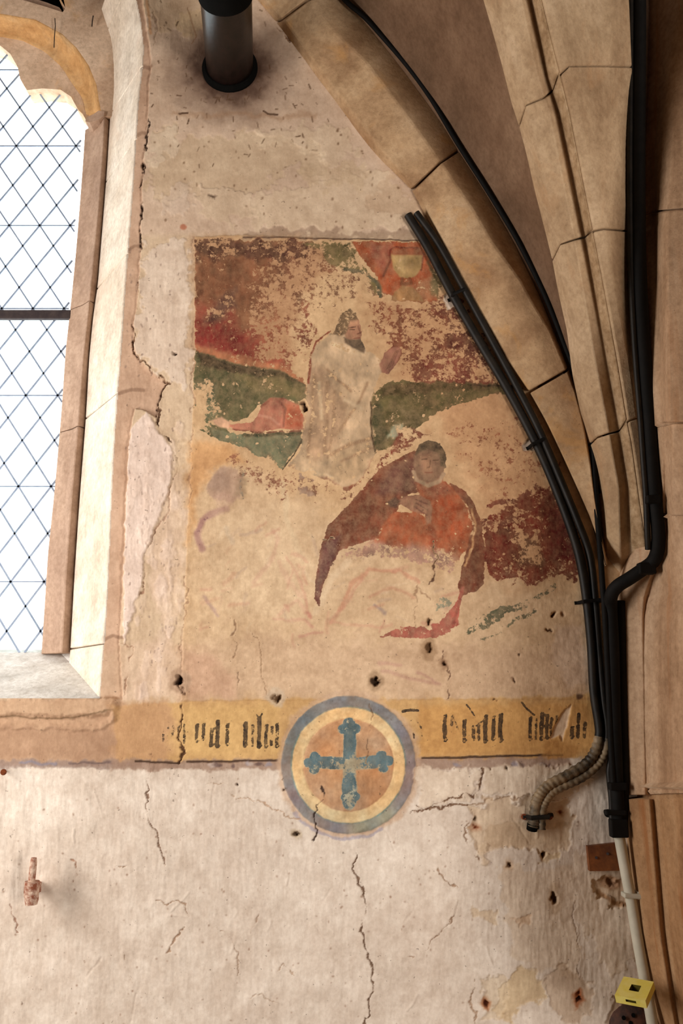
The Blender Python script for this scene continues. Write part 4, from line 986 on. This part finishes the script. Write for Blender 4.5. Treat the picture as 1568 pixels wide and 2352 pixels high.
# panes and leads: diamond quarries cut by horizontal leads
zl = [at(40, y_, .372).z for y_ in (1336, 1120, 920, 731, 550, 335)]
dz_ = (zl[-1] - zl[0]) / 5.0
hz = [zl[0] + dz_ * k for k in range(-1, 8)]
x_ref = at(106, 334, .372).x            # a node on the lead at row 334
W_ = 0.1185; PW, PH = W_, dz_ / 2        # a quarry's width and height
def clip_half(poly, f):
    out = []
    for i in range(len(poly)):
        p, q = poly[i], poly[(i + 1) % len(poly)]; fp, fq = f(p), f(q)
        if fp >= 0: out.append(p)
        if (fp >= 0) != (fq >= 0):
            t_ = fp / (fp - fq); out.append((p[0] + (q[0] - p[0]) * t_, p[1] + (q[1] - p[1]) * t_))
    return out
gedge = [tuple(at(x, y_, .372)) for x, y_ in sorted(E_GLS, key=lambda q: -q[1])]
gz = np.array([g_[2] for g_ in gedge]); gx = np.array([g_[0] for g_ in gedge])
XL = -1.72; zbot = zof(96, 1492, .372) - .01; ztop = zof(0, 90, .372)
xr_b, xr_t = np.interp(zbot, gz, gx) + .008, np.interp(ztop, gz, gx) + .008
def right_x(z): return xr_b + (xr_t - xr_b) * (z - zbot) / (ztop - zbot)
z0n = hz[6]                             # node rows are measured from the lead at row 335
for i in range(-8, 6):
    for j in range(-30, 8):
        if (i + j) % 2: pass
        cx_ = x_ref + i * PW + (PW / 2 if j % 2 else 0); cz_ = z0n + j * PH / 2
        dia = [(cx_, cz_ - PH / 2), (cx_ + PW / 2, cz_), (cx_, cz_ + PH / 2), (cx_ - PW / 2, cz_)]
        # centres on nodes of one family only
        dia = [(x + PW / 2, z) for x, z in dia]
        pieces = [dia]
        for zc_ in hz:
            nxt = []
            for pc in pieces:
                if min(q[1] for q in pc) < zc_ - 1e-4 and max(q[1] for q in pc) > zc_ + 1e-4:
                    nxt += [clip_half(pc, lambda q: q[1] - zc_), clip_half(pc, lambda q: zc_ - q[1])]
                else: nxt.append(pc)
            pieces = nxt
        for pc in pieces:
            for f in (lambda q: right_x(q[1]) - q[0], lambda q: q[0] - XL, lambda q: q[1] - zbot, lambda q: ztop - q[1]):
                if len(pc) >= 3: pc = clip_half(pc, f)
            if len(pc) < 3: continue
            ar = abs(sum(pc[k][0] * pc[(k + 1) % len(pc)][1] - pc[(k + 1) % len(pc)][0] * pc[k][1] for k in range(len(pc)))) / 2
            if ar < 1e-4: continue
            c0 = np.mean(np.array(pc), 0); t1, t2 = random.uniform(-.012, .012), random.uniform(-.012, .012)
            fr = [Vector((x * .985 + c0[0] * .015, .372 + (x - c0[0]) * t1 + (z - c0[1]) * t2, z * .985 + c0[1] * .015)) for x, z in pc]
            bk = [v + Vector((0, .003, 0)) for v in fr]; n_ = len(fr)
            meshobj('pane', fr + bk, [tuple(range(n_)), tuple(range(2 * n_ - 1, n_ - 1, -1))] + [(k, (k + 1) % n_, n_ + (k + 1) % n_, n_ + k) for k in range(n_)], M['glass'], win)
def came(p, q, w=.0066, dpt=.004, nm='lead_came', mat=None):
    p, q = Vector((p[0], .3735, p[1])), Vector((q[0], .3735, q[1]))
    d_ = (q - p); l_ = d_.length
    if l_ < .03: return
    ang = math.atan2(d_.z, d_.x)
    box(nm, (p + q) / 2, (l_, dpt, w), mat or M['lead'], win, Matrix.Rotation(-ang, 3, 'Y'))
slope = PH / PW
for i in range(-30, 30):
    for sg in (1, -1):
        # line through node (x_ref + i*PW, z0n) with slope +-PH/PW, clipped to the light
        xa, za = x_ref + i * PW, z0n
        seg = [(xa + t_, za + sg * slope * t_) for t_ in (-6, 6)]
        P_, Q_ = seg
        ok = True
        for f in (lambda q: right_x(q[1]) - q[0], lambda q: q[0] - XL, lambda q: q[1] - zbot, lambda q: ztop - q[1]):
            fp, fq = f(P_), f(Q_)
            if fp < 0 and fq < 0: ok = False; break
            if fp < 0 or fq < 0:
                t_ = fp / (fp - fq); X_ = (P_[0] + (Q_[0] - P_[0]) * t_, P_[1] + (Q_[1] - P_[1]) * t_)
                if fp < 0: P_ = X_
                else: Q_ = X_
        if ok: came(P_, Q_)
for z in hz:
    if zbot < z < ztop and abs(z - zl[3]) > .03: came((XL, z), (right_x(z), z), .005)
zb_ = zl[3]
box('saddle_bar', ((XL + right_x(zb_) + .02) / 2, .345, zb_), (right_x(zb_) + .02 - XL, .02, .036), M['iron'], win, bevel=.003)
# light well below glass is closed by the outer wall
slab('wall_outer', (-6, .42, 0), (-1.9, .6, 6), M['room'], 'outer wall skin left of the window')
slab('wall_outer', (-.72, .42, 0), (4, .6, 6), M['room'], 'outer wall skin behind the mural')
slab('wall_outer', (-1.9, .42, 0), (-.72, .6, 1.7), M['room'], 'outer wall skin below the window')
slab('wall_outer', (-1.9, .42, 4.75), (-.72, .6, 6), M['room'], 'outer wall skin above the window')
slab('wall_back', (-6, 0.0, 0), (-1.75, .42, 6), M['limewash'], 'plain plaster wall past the window')
slab('wall_back', (-1.8, .03, 0.6), (-1.3, .4, 1.55), M['limewash'], 'plaster wall under the unseen half of the window')
slab('wall_back', (-1.75, .0, 0), (1.2, .1, .62), M['limewash'], 'foot of the plaster wall')

# ------------------------------------------------------------------ vault: wall rib, diagonal rib, web, pier
rib = struct(empty('trim_1', at(1386, 1300, 0)), 'ochre stone wall rib curving over the mural', 'rib')
R_ARR = [(545, -90), (580, -40), (610, 0), (650, 44), (680, 84), (735, 158), (784, 222), (834, 290), (884, 352), (925, 398), (960, 437), (994, 510), (1026, 572), (1062, 640), (1098, 706), (1136, 772), (1170, 835), (1218, 903), (1256, 970), (1294, 1050), (1328, 1125), (1354, 1185), (1374, 1240), (1388, 1300)]
R_CHA = [(640, -90), (670, -40), (705, 0), (740, 40), (776, 80), (840, 140), (888, 204), (960, 300), (1019, 383), (1083, 477), (1130, 558), (1194, 643), (1224, 699), (1262, 758), (1300, 848), (1320, 900), (1340, 980), (1354, 1060), (1364, 1140), (1376, 1220), (1392, 1300)]
R_OUT = [(730, -90), (760, -40), (795, 0), (835, 45), (875, 95), (930, 165), (985, 240), (1020, 290), (1048, 338), (1110, 434), (1180, 554), (1240, 680), (1288, 800), (1306, 848), (1326, 900), (1345, 980), (1358, 1060), (1368, 1140), (1380, 1220), (1396, 1300)]
stone_run(rib, 'voussoir', [(RIB_IN, .0), (R_ARR, -.035), (R_CHA, -.075), (R_OUT, -.04)],
          [[-90] * 4, [48, 44, 0, -30], [434, 430, 372, 345], [902, 900, 852, 846], [1300] * 4], M['rib'], n=22, gap=5, back=.06, bevel=.005)
dg = struct(empty('trim_2', at(1440, 1300, -.05)), 'cream moulded diagonal rib with a tooled stripe', 'rib')
def yax(y_): return -.10 - .55 * (max(0, 1290 - y_) / 1290) ** 1.25 + .17 * max(0, y_ - 1240) / 140
D_L = [(1100, -140), (1140, 0), (1165, 90), (1190, 190), (1205, 235), (1220, 290), (1245, 400), (1268, 490), (1285, 560), (1300, 640), (1320, 730), (1332, 830), (1347, 900), (1370, 1005), (1384, 1080), (1392, 1160), (1394, 1300), (1396, 1400)]
D_F = [(1160, -140), (1198, 0), (1216, 90), (1236, 180), (1262, 260), (1290, 400), (1318, 540), (1345, 700), (1367, 830), (1390, 950), (1402, 1020), (1420, 1120), (1425, 1300), (1425, 1400)]
D_H = [(1180, -140), (1218, 0), (1238, 90), (1256, 180), (1282, 260), (1312, 400), (1340, 540), (1368, 700), (1390, 830), (1412, 950), (1424, 1020), (1440, 1120), (1448, 1300), (1445, 1400)]
D_R = [(1215, -140), (1247, 0), (1264, 70), (1282, 140), (1311, 260), (1342, 420), (1370, 560), (1397, 700), (1421, 830), (1442, 960), (1454, 1020), (1472, 1150), (1488, 1250), (1490, 1400)]
D_S = [(1235, -140), (1268, 0), (1286, 70), (1304, 140), (1332, 260), (1365, 420), (1394, 560), (1420, 700), (1445, 830), (1462, 960), (1476, 1020), (1494, 1150), (1506, 1250), (1510, 1400)]
D_Q = [(1290, -140), (1340, 0), (1375, 130), (1400, 260), (1425, 380), (1442, 520), (1454, 640), (1462, 760), (1474, 900), (1486, 1000), (1500, 1150), (1512, 1250), (1516, 1400)]
D_B = [(1420, -140), (1445, 0), (1450, 130), (1458, 300), (1464, 500), (1470, 700), (1480, 900), (1492, 1000), (1505, 1150), (1516, 1250), (1520, 1400)]
def dy_(o_): return lambda y_: yax(y_) + o_
edges = [(D_L, dy_(.045)), (D_F, dy_(.0)), (D_H, dy_(.022)), (D_R, dy_(-.03)), (D_S, dy_(-.026)), (D_Q, dy_(.05)), (D_B, dy_(.13))]
jn = [[-140] * 7, [240, 225, 210, 168, 150, 150, 152], [560, 550, 545, 530, 525, 530, 540], [1004, 996, 990, 966, 960, 965, 975], [1400] * 7]
stone_run(dg, 'rib_stone', edges, jn, M['diag'], n=20, gap=4, back=.10, bevel=.004)
# tooled stripe between hollow and arris: a roughened band standing just proud
for k in range(len(jn) - 1):
    ya, yb = jn[k][2] + 1, jn[k + 1][2] - 3
    n_ = 26
    A_ = [at(x + 4, y_, dy_(.012)(y_)) for x, y_ in resample(D_H, ya, yb, n_)]; B_ = [at(x - 5, y_, dy_(-.0245)(y_)) for x, y_ in resample(D_R, jn[k][3] + 3, jn[k + 1][3] - 3, n_)]
    o = loft('tooled_stripe', A_, B_, n_, M['diag_rough'], dg, 3); so = o.modifiers.new('solid', 'SOLIDIFY'); so.thickness = .003; so.offset = 0
# webs
nw = 36
A_ = [at(x + 0, y_, -.03) for x, y_ in resample(R_OUT, -120, 1290, nw)]
B_ = [at(x + 14, y_, yax(y_) + .05) for x, y_ in resample(D_L, -120, 1290, nw)]
web = struct(loft('ceiling', [a_ + Vector((-.02, .01, .0)) for a_ in A_], B_, nw, M['web'], None, 8, lambda t_: Vector((0, .05 * math.sin(math.pi * t_), .05 * math.sin(math.pi * t_)))), 'dark brown vault web between the two ribs', 'vault')
P_0 = [(1478, -140), (1480, 0), (1482, 400), (1484, 600), (1500, 900), (1510, 985)]
A_ = [at(x - 10, y_, yax(y_) + .16) for x, y_ in resample(D_B, -120, 1100, nw)]
B_ = [at(x + 16, y_, -.30) for x, y_ in resample(P_0, -120, 985, nw)]
struct(loft('ceiling', A_, B_, nw, M['web'], None, 4), 'dark vault web between diagonal rib and pier', 'vault')
def pY(a_, b__): return lambda y_: a_ + (b__ - a_) * float(np.clip((y_ - 970) / 420, 0, 1))
pier = struct(empty('trim_3', at(1480, 1830, -.1)), 'streaked stone pier with the vault springing in the corner', 'pier')
stone_run(pier, 'pier_stone', [(P_0, -.30), ([(1496, -140), (1498, 0), (1500, 400), (1506, 600), (1518, 900), (1526, 985)], -.33), ([(1560, -140), (1556, 0), (1548, 200), (1540, 420), (1530, 520), (1532, 700), (1536, 985)], -.43), ([(1700, -140), (1690, 985)], -.56), ([(1900, -140), (1890, 985)], -.9)],
          [[-140] * 5, [490, 486, 482, 470, 460], [975, 973, 972, 968, 960]], M['pier'], n=14, gap=4, back=.3)
stone_run(pier, 'pier_stone', [([(1500, 960), (1490, 1200), (1440, 1300), (1402, 1390), (1398, 1500), (1403, 1700), (1412, 1840)], pY(-.24, -.01)), ([(1520, 960), (1524, 1250), (1478, 1360), (1474, 1420), (1478, 1600), (1482, 1840)], pY(-.33, -.10)), ([(1526, 960), (1530, 1250), (1488, 1360), (1484, 1420), (1487, 1600), (1490, 1840)], pY(-.335, -.085)), ([(1545, 960), (1542, 1300), (1534, 1500), (1532, 1840)], pY(-.40, -.20)), ([(1690, 960), (1700, 1840)], -.50), ([(1890, 960), (1900, 1840)], -.9)],
          [[980, 977, 976, 972, 968, 960], [1182] * 6, [1828, 1828, 1828, 1826, 1824, 1820]], M['pier'], n=18, gap=4, back=.3)
stone_run(pier, 'pier_stone', [([(1434, 1820), (1440, 1920), (1466, 2150), (1490, 2270), (1512, 2352), (1545, 2480)], -.01), ([(1444, 1820), (1452, 1920), (1480, 2150), (1505, 2270), (1530, 2352), (1565, 2480)], -.07), ([(1490, 1820), (1516, 2150), (1548, 2352), (1575, 2480)], -.12), ([(1498, 1820), (1526, 2150), (1556, 2352), (1582, 2480)], -.105), ([(1545, 1820), (1568, 2150), (1600, 2352), (1620, 2480)], -.20), ([(1720, 1820), (1760, 2480)], -.5), ([(1920, 1820), (1960, 2480)], -.9)],
          [[1834, 1834, 1833, 1833, 1832, 1830, 1828], [2480] * 7], M['pier_low'], n=18, gap=4, back=.3, bevel=.012)

# ------------------------------------------------------------------ flue pipe
fc = at(528, 158, 0)
flue = tag(empty('flue_pipe', fc), 'black stove flue pipe coming out of a sooty hole in the upper wall', 'pipe')
PR = .083
tube('pipe', [Vector((fc.x - .085 * yy, yy, fc.z)) for yy in np.linspace(.05, -.34, 10)], PR, M['flue'], flue, 40, smooth=40)
tube('collar', [Vector((fc.x, yy, fc.z)) for yy in (.0, -.008, -.012, -.02)], PR + .012, M['soot'], flue, 40, rfun=lambda t_, i: PR + (.016, .016, .01, .004)[i])
cen = []
for k in range(14):
    a_ = k / 13 * math.pi / 2; cen.append(Vector((fc.x + .028, -.335 - .13 * math.sin(a_), fc.z + .13 * (1 - math.cos(a_)))))
cen += [Vector((fc.x + .028, -.465, fc.z + .13 + .1 * k)) for k in range(1, 12)]
tube('elbow', cen, PR + .006, M['soot'], flue, 40, smooth=40)

# ------------------------------------------------------------------ conduits
def poly3(pts, Y): return catmull([at(x, y_, (Y(y_) if callable(Y) else Y)) for x, y_ in pts], 6)
def clip_band(parent, p, q, Y, r=.006, ears=True, mat='black', name='clip'):
    """saddle clip bent over the conduits between two pixels"""
    a_, c_ = at(*p, 0.0), at(*q, 0.0)
    mid = [a_ + Vector((0, -.004, 0)), a_.lerp(c_, .12) + Vector((0, -.006, 0)), a_.lerp(c_, .22) + Vector((0, Y, 0)), a_.lerp(c_, .78) + Vector((0, Y, 0)), a_.lerp(c_, .88) + Vector((0, -.006, 0)), c_ + Vector((0, -.004, 0))]
    return tube(name, mid, r, M[mat], parent, 6)
flexr = lambda r, pts, lo: (lambda t_, i: r * (1 + (.10 * (i % 2) if pts[i].z < lo else 0)))
C1 = [(937, 494), (984, 572), (1036, 672), (1102, 787), (1159, 883), (1209, 975), (1253, 1066), (1300, 1183), (1330, 1277), (1347, 1375), (1358, 1481), (1364, 1588), (1375, 1660), (1376, 1692), (1364, 1730), (1342, 1757), (1299, 1783), (1262, 1802), (1241, 1823), (1230, 1847), (1226, 1882), (1223, 1900)]
C2 = [(956, 489), (1006, 558), (1064, 661), (1126, 775), (1188, 890), (1238, 988), (1283, 1092), (1326, 1196), (1354, 1275), (1366, 1375), (1374, 1481), (1386, 1609), (1393, 1660), (1393, 1703), (1385, 1737), (1369, 1760), (1337, 1786), (1299, 1804), (1267, 1821), (1252, 1843), (1244, 1866), (1243, 1905)]
def conduit_mesh(name, pts, r, mat_hi, mat_lo, zsplit, root):
    hi = [p for p in pts if p.z >= zsplit]; lo = [p for p in pts if p.z < zsplit]
    tube('tube', hi + lo[:1], r, mat_hi, root, 14)
    dense = []
    for p, q in zip(lo[:-1], lo[1:]):
        m_ = max(2, int((q - p).length / .004)); dense += [p.lerp(q, k / m_) for k in range(m_)]
    dense.append(lo[-1])
    tube('flexible_end', dense, r, mat_lo, root, 14, rfun=lambda t_, i: r * (1.04 + (.09 if (i // 2) % 2 else -.05)))
zsp = at(1375, 1690, 0).z
c1 = tag(empty('conduit', at(1364, 1588, -.016)), 'dark electrical conduit along the mural edge, the one against the paint', 'conduit', 'pair of conduits beside the mural')
conduit_mesh('conduit', poly3(C1, -.017), .0145, M['conduit'], M['flex'], zsp, c1)
c2 = tag(empty('conduit', at(1386, 1609, -.016)), 'dark electrical conduit along the mural edge, the one against the rib', 'conduit', 'pair of conduits beside the mural')
conduit_mesh('conduit', poly3(C2, lambda y_: -.030 if y_ < 1250 else -.018), .0115, M['conduit'], M['flex'], zsp, c2)
for p, q in (((1028, 692), (1072, 672)), ((1208, 1032), (1252, 1012)), ((1318, 1386), (1384, 1380))):
    clip_band(c1, p, q, -.04)
for p, q in (((1200, 1876), (1268, 1872)),):
    sd = clip_band(c1, p, q, -.034, .007, mat='conduit', name='saddle_clamp')
for x, y_ in ((1203, 1876), (1262, 1876)):
    tube('rusty_screw', [at(x, y_, .002), at(x, y_, -.008)], .009, M['rust'], sd, 8)
tube('open_end', [at(1223, 1892, -.017), at(1221, 1906, -.012)], .016, M['soot'], c1, 12)
C3 = [(700, -120), (745, -60), (792, 0), (838, 40), (880, 86), (935, 150), (990, 226), (1052, 330), (1121, 439), (1190, 554), (1253, 682), (1300, 801), (1320, 852), (1333, 890), (1349, 940), (1361, 1021), (1368, 1141), (1378, 1268), (1384, 1354), (1388, 1400), (1396, 1560), (1402, 1700), (1408, 1800)]
c3 = tag(empty('cable', at(1384, 1354, -.03)), 'thin black cable following the outer edge of the wall rib', 'cable')
tube('run', poly3(C3, -.065), .009, M['black'], c3, 10)
tube('second_strand', poly3([(x + 13, y_ - 8) for x, y_ in C3 if y_ < 1250], -.05), .008, M['black'], c3, 10)
for x, y_ in ((1058, 343), (1253, 682), (1128, 447)):
    clip_band(c3, (x - 12, y_ + 6), (x + 22, y_ - 10), -.075, .005)
C4 = [(1466, -120), (1468, 0), (1467, 200), (1466, 400), (1468, 600), (1474, 740), (1482, 860), (1490, 960), (1497, 1060), (1503, 1140), (1510, 1210), (1510, 1258), (1500, 1288), (1478, 1306), (1446, 1328), (1418, 1346), (1404, 1366), (1402, 1400), (1406, 1480), (1409, 1600), (1412, 1700), (1416, 1800), (1419, 1860), (1422, 1920)]
yc4 = lambda y_: float(np.interp(y_, [-120, 0, 600, 1000, 1250, 1320, 1400, 1920], [-.50, -.46, -.34, -.26, -.20, -.14, -.06, -.05]))
c4 = tag(empty('conduit', at(1422, 1920, -.05)), 'thick black conduit bent round the pier corner above the white pipe', 'conduit')
tube('tube', poly3(C4, yc4), .020, M['black'], c4, 14)
tube('side_cable', poly3([(x - 20, y_) for x, y_ in C4 if y_ < 1180] + [(1486, 1220), (1488, 1262)], lambda y_: yc4(y_) - .0), .009, M['conduit'], c4, 10)
tube('side_cable', poly3([(1424, 1380), (1426, 1450), (1429, 1600), (1432, 1700), (1434, 1790), (1432, 1840), (1430, 1900)], -.05), .014, M['black'], c4, 10)
tube('side_cable', poly3([(1400, 1640), (1404, 1700), (1403, 1740), (1398, 1770), (1400, 1800), (1404, 1840), (1405, 1900)], -.02), .009, M['conduit'], c4, 10)
for x, y_, w_, h_ in ((1498, 1148, .04, .024), (1484, 1306, .05, .034), (1417, 1806, .05, .022), (1412, 1866, .06, .014), (1420, 1902, .05, .05)):
    box('clip', at(x, y_, yc4(y_) - .012), (w_, .03, h_), M['black'], c4, bevel=.004)
tr_ = [at(1396, 1868, -.012) + Vector((.009 * math.cos(k / 12 * 2 * math.pi), 0, .009 * math.sin(k / 12 * 2 * math.pi))) for k in range(13)]
tube('ring_eye', tr_, .003, M['black'], c4, 6)
wp = tag(empty('white_pipe', at(1500, 2352, -.06)), 'straight white plastic pipe running down the wall corner', 'pipe')
tube('tube', poly3([(1421, 1918), (1434, 1990), (1449, 2070), (1464, 2160), (1480, 2250), (1494, 2330), (1512, 2440)], -.055), .0155, M['white_pipe'], wp, 16)
bk_ = box('bracket', at(1450, 2056, -.055), (.052, .036, .014), M['white_pipe'], wp, Matrix.Rotation(.06, 3, 'Y'), .004)
box('bracket_lug', at(1466, 2055, -.05), (.016, .03, .022), M['white_pipe'], bk_, None, .003)

# ------------------------------------------------------------------ small things on the wall
wd = tag(empty('wood_block', at(1385, 1970, 0)), 'small brown wooden block fixed to the wall behind the white pipe', 'block')
prism('block', [(1349, 1944), (1420, 1936), (1424, 2000), (1354, 2001)], -.024, .01, M['wood'], wd)
for x, y_ in ((1369, 1970), (1395, 1961)):
    tube('nail_head', [at(x, y_, -.022), at(x, y_, -.0265)], .004, M['iron'], wd, 8)
rb = tag(empty('round_wood_plug', at(1445, 2340, 0)), 'dark charred round wooden plug low on the wall under the yellow box', 'plug')
tube('plug', [at(1446, 2352, .01), at(1446, 2352, -.014), at(1446, 2352, -.02)], .055, M['wood_dark'], rb, 28, rfun=lambda t_, i: (.056, .056, .050)[i])
for x, y_ in ((1432, 2338), (1454, 2332), (1448, 2350)):
    tube('nail_hole', [at(x, y_, -.018), at(x, y_, -.0215)], .006, M['soot'], rb, 8)
hg = tag(empty('hinge_pintle', at(73, 2050, 0)), 'rusty limewashed iron hinge pintle sticking out of the white wall', 'hinge')
pa, pb = at(78, 1970, -.07), at(72, 2032, -.07)
tube('pin', [pa.lerp(pb, k / 6) for k in range(7)], .0095, M['rustlime'], hg, 14, rfun=lambda t_, i: (.0075 if i == 0 else .0098))
sa, sb_ = at(74, 2024, -.07), at(72, 2078, -.07)
tube('socket', [sa.lerp(sb_, k / 5) for k in range(6)], .019, M['rustlime'], hg, 16, rfun=lambda t_, i: (.0205, .021, .0195, .019, .019, .016)[i])
box('shank', (at(76, 2042, -.03)), (.026, .085, .03), M['rustlime'], hg, None, .004)
nl = tag(empty('wall_nail', at(10, 1772, 0)), 'small rusty nail in the wall below the string course', 'nail')
tube('shaft', [at(10, 1770, .01), at(9, 1772, -.03)], .004, M['rust'], nl, 8); tube('head', [at(8, 1773, -.03), at(8, 1774, -.034)], .009, M['rust'], nl, 10)
cw = tag(tube('cobweb_strand', [at(126, 42, .24), at(127, 60, .245), at(125, 85, .25), at(124, 109, .25)], .002, M['cobweb'], None, 6), 'dusty dark cobweb strand hanging from the window arch', 'cobweb')
cw2 = tag(tube('cobweb_strand', [at(214, 36, .24), at(212, 48, .245), at(211, 61, .25)], .0025, M['cobweb'], None, 6), 'short dark cobweb tuft on the window spandrel stone', 'cobweb')

# yellow box: hollow, square hole through its lid, slot in its front
yb_ = tag(empty('yellow_box', at(1450, 2290, -.1)), 'bright yellow flat square box with a square hole, in front of the white pipe', 'box')
Rb = Matrix.Rotation(-.638, 3, 'Z') @ Matrix.Rotation(-.008, 3, 'Y') @ Matrix.Rotation(.3525, 3, 'X')
fl = Vector((.7272, -.16, .8372)); S = .0815; hgt = .0212
ux, uy, uz = Rb @ Vector((1, 0, 0)), Rb @ Vector((0, 1, 0)), Rb @ Vector((0, 0, 1))
def ybx(u, v, w): return fl + ux * (u * S) + uy * (v * S) + uz * (w * hgt)
def yframe():
    g_ = [0, .36, .68, 1]; Vv = []; Fc = []
    def q(*p): 
        i = len(Vv); Vv.extend(ybx(*k) for k in p); Fc.append(tuple(range(i, i + len(p))))
    for i in range(3):
        for j in range(3):
            if i == 1 and j == 1: continue
            q((g_[i], g_[j], 0), (g_[i + 1], g_[j], 0), (g_[i + 1], g_[j + 1], 0), (g_[i], g_[j + 1], 0))
    q((0, 0, -1), (1, 0, -1), (1, 1, -1), (0, 1, -1))
    a_, b__ = .36, .68
    for p0, p1 in (((a_, a_), (b__, a_)), ((b__, a_), (b__, b__)), ((b__, b__), (a_, b__)), ((a_, b__), (a_, a_))):
        q((*p0, 0), (*p1, 0), (*p1, -.85), (*p0, -.85))
    q((a_, a_, -.85), (b__, a_, -.85), (b__, b__, -.85), (a_, b__, -.85))
    h0, h1, w0, w1 = .34, .68, -.30, -.62
    for u0, u1, v0, v1 in ((0, h0, 0, -1), (h1, 1, 0, -1), (h0, h1, 0, w0), (h0, h1, w1, -1)):
        q((u0, 0, v0), (u1, 0, v0), (u1, 0, v1), (u0, 0, v1))
    for p0, p1 in (((h0, w0), (h1, w0)), ((h1, w0), (h1, w1)), ((h1, w1), (h0, w1)), ((h0, w1), (h0, w0))):
        q((p0[0], 0, p0[1]), (p1[0], 0, p1[1]), (p1[0], .1, p1[1]), (p0[0], .1, p0[1]))
    q((h0, .1, w0), (h1, .1, w0), (h1, .1, w1), (h0, .1, w1))
    q((1, 0, 0), (1, 1, 0), (1, 1, -1), (1, 0, -1)); q((0, 0, 0), (0, 1, 0), (0, 1, -1), (0, 0, -1)); q((0, 1, 0), (1, 1, 0), (1, 1, -1), (0, 1, -1))
    rec = set(range(9, 14)) | set(range(18, 23))  # faces inside hole and slot, coloured dark as painted shade
    for nm, sel, mt in (('case', [f for k, f in enumerate(Fc) if k not in rec], M['yellow']), ('recess_painted_shade', [f for k, f in enumerate(Fc) if k in rec], M['recess_olive_shade'])):
        used = sorted({i for f in sel for i in f}); ix = {v: k for k, v in enumerate(used)}
        me = bpy.data.meshes.new(nm); me.from_pydata([tuple(Vv[i]) for i in used], [], [tuple(ix[i] for i in f) for f in sel])
        bm = bmesh.new(); bm.from_mesh(me); bmesh.ops.remove_doubles(bm, verts=bm.verts, dist=1e-5); bmesh.ops.recalc_face_normals(bm, faces=bm.faces); bm.to_mesh(me); bm.free()
        me.materials.append(mt); link(bpy.data.objects.new(nm, me), yb_)
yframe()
pc_ = at(1466, 2290, -.055)
tube('mounting_stub', [ybx(.6, 1.0, -.5), ybx(.6, 1.0, -.5).lerp(pc_, .5), pc_], .007, M['yellow'], yb_, 8)
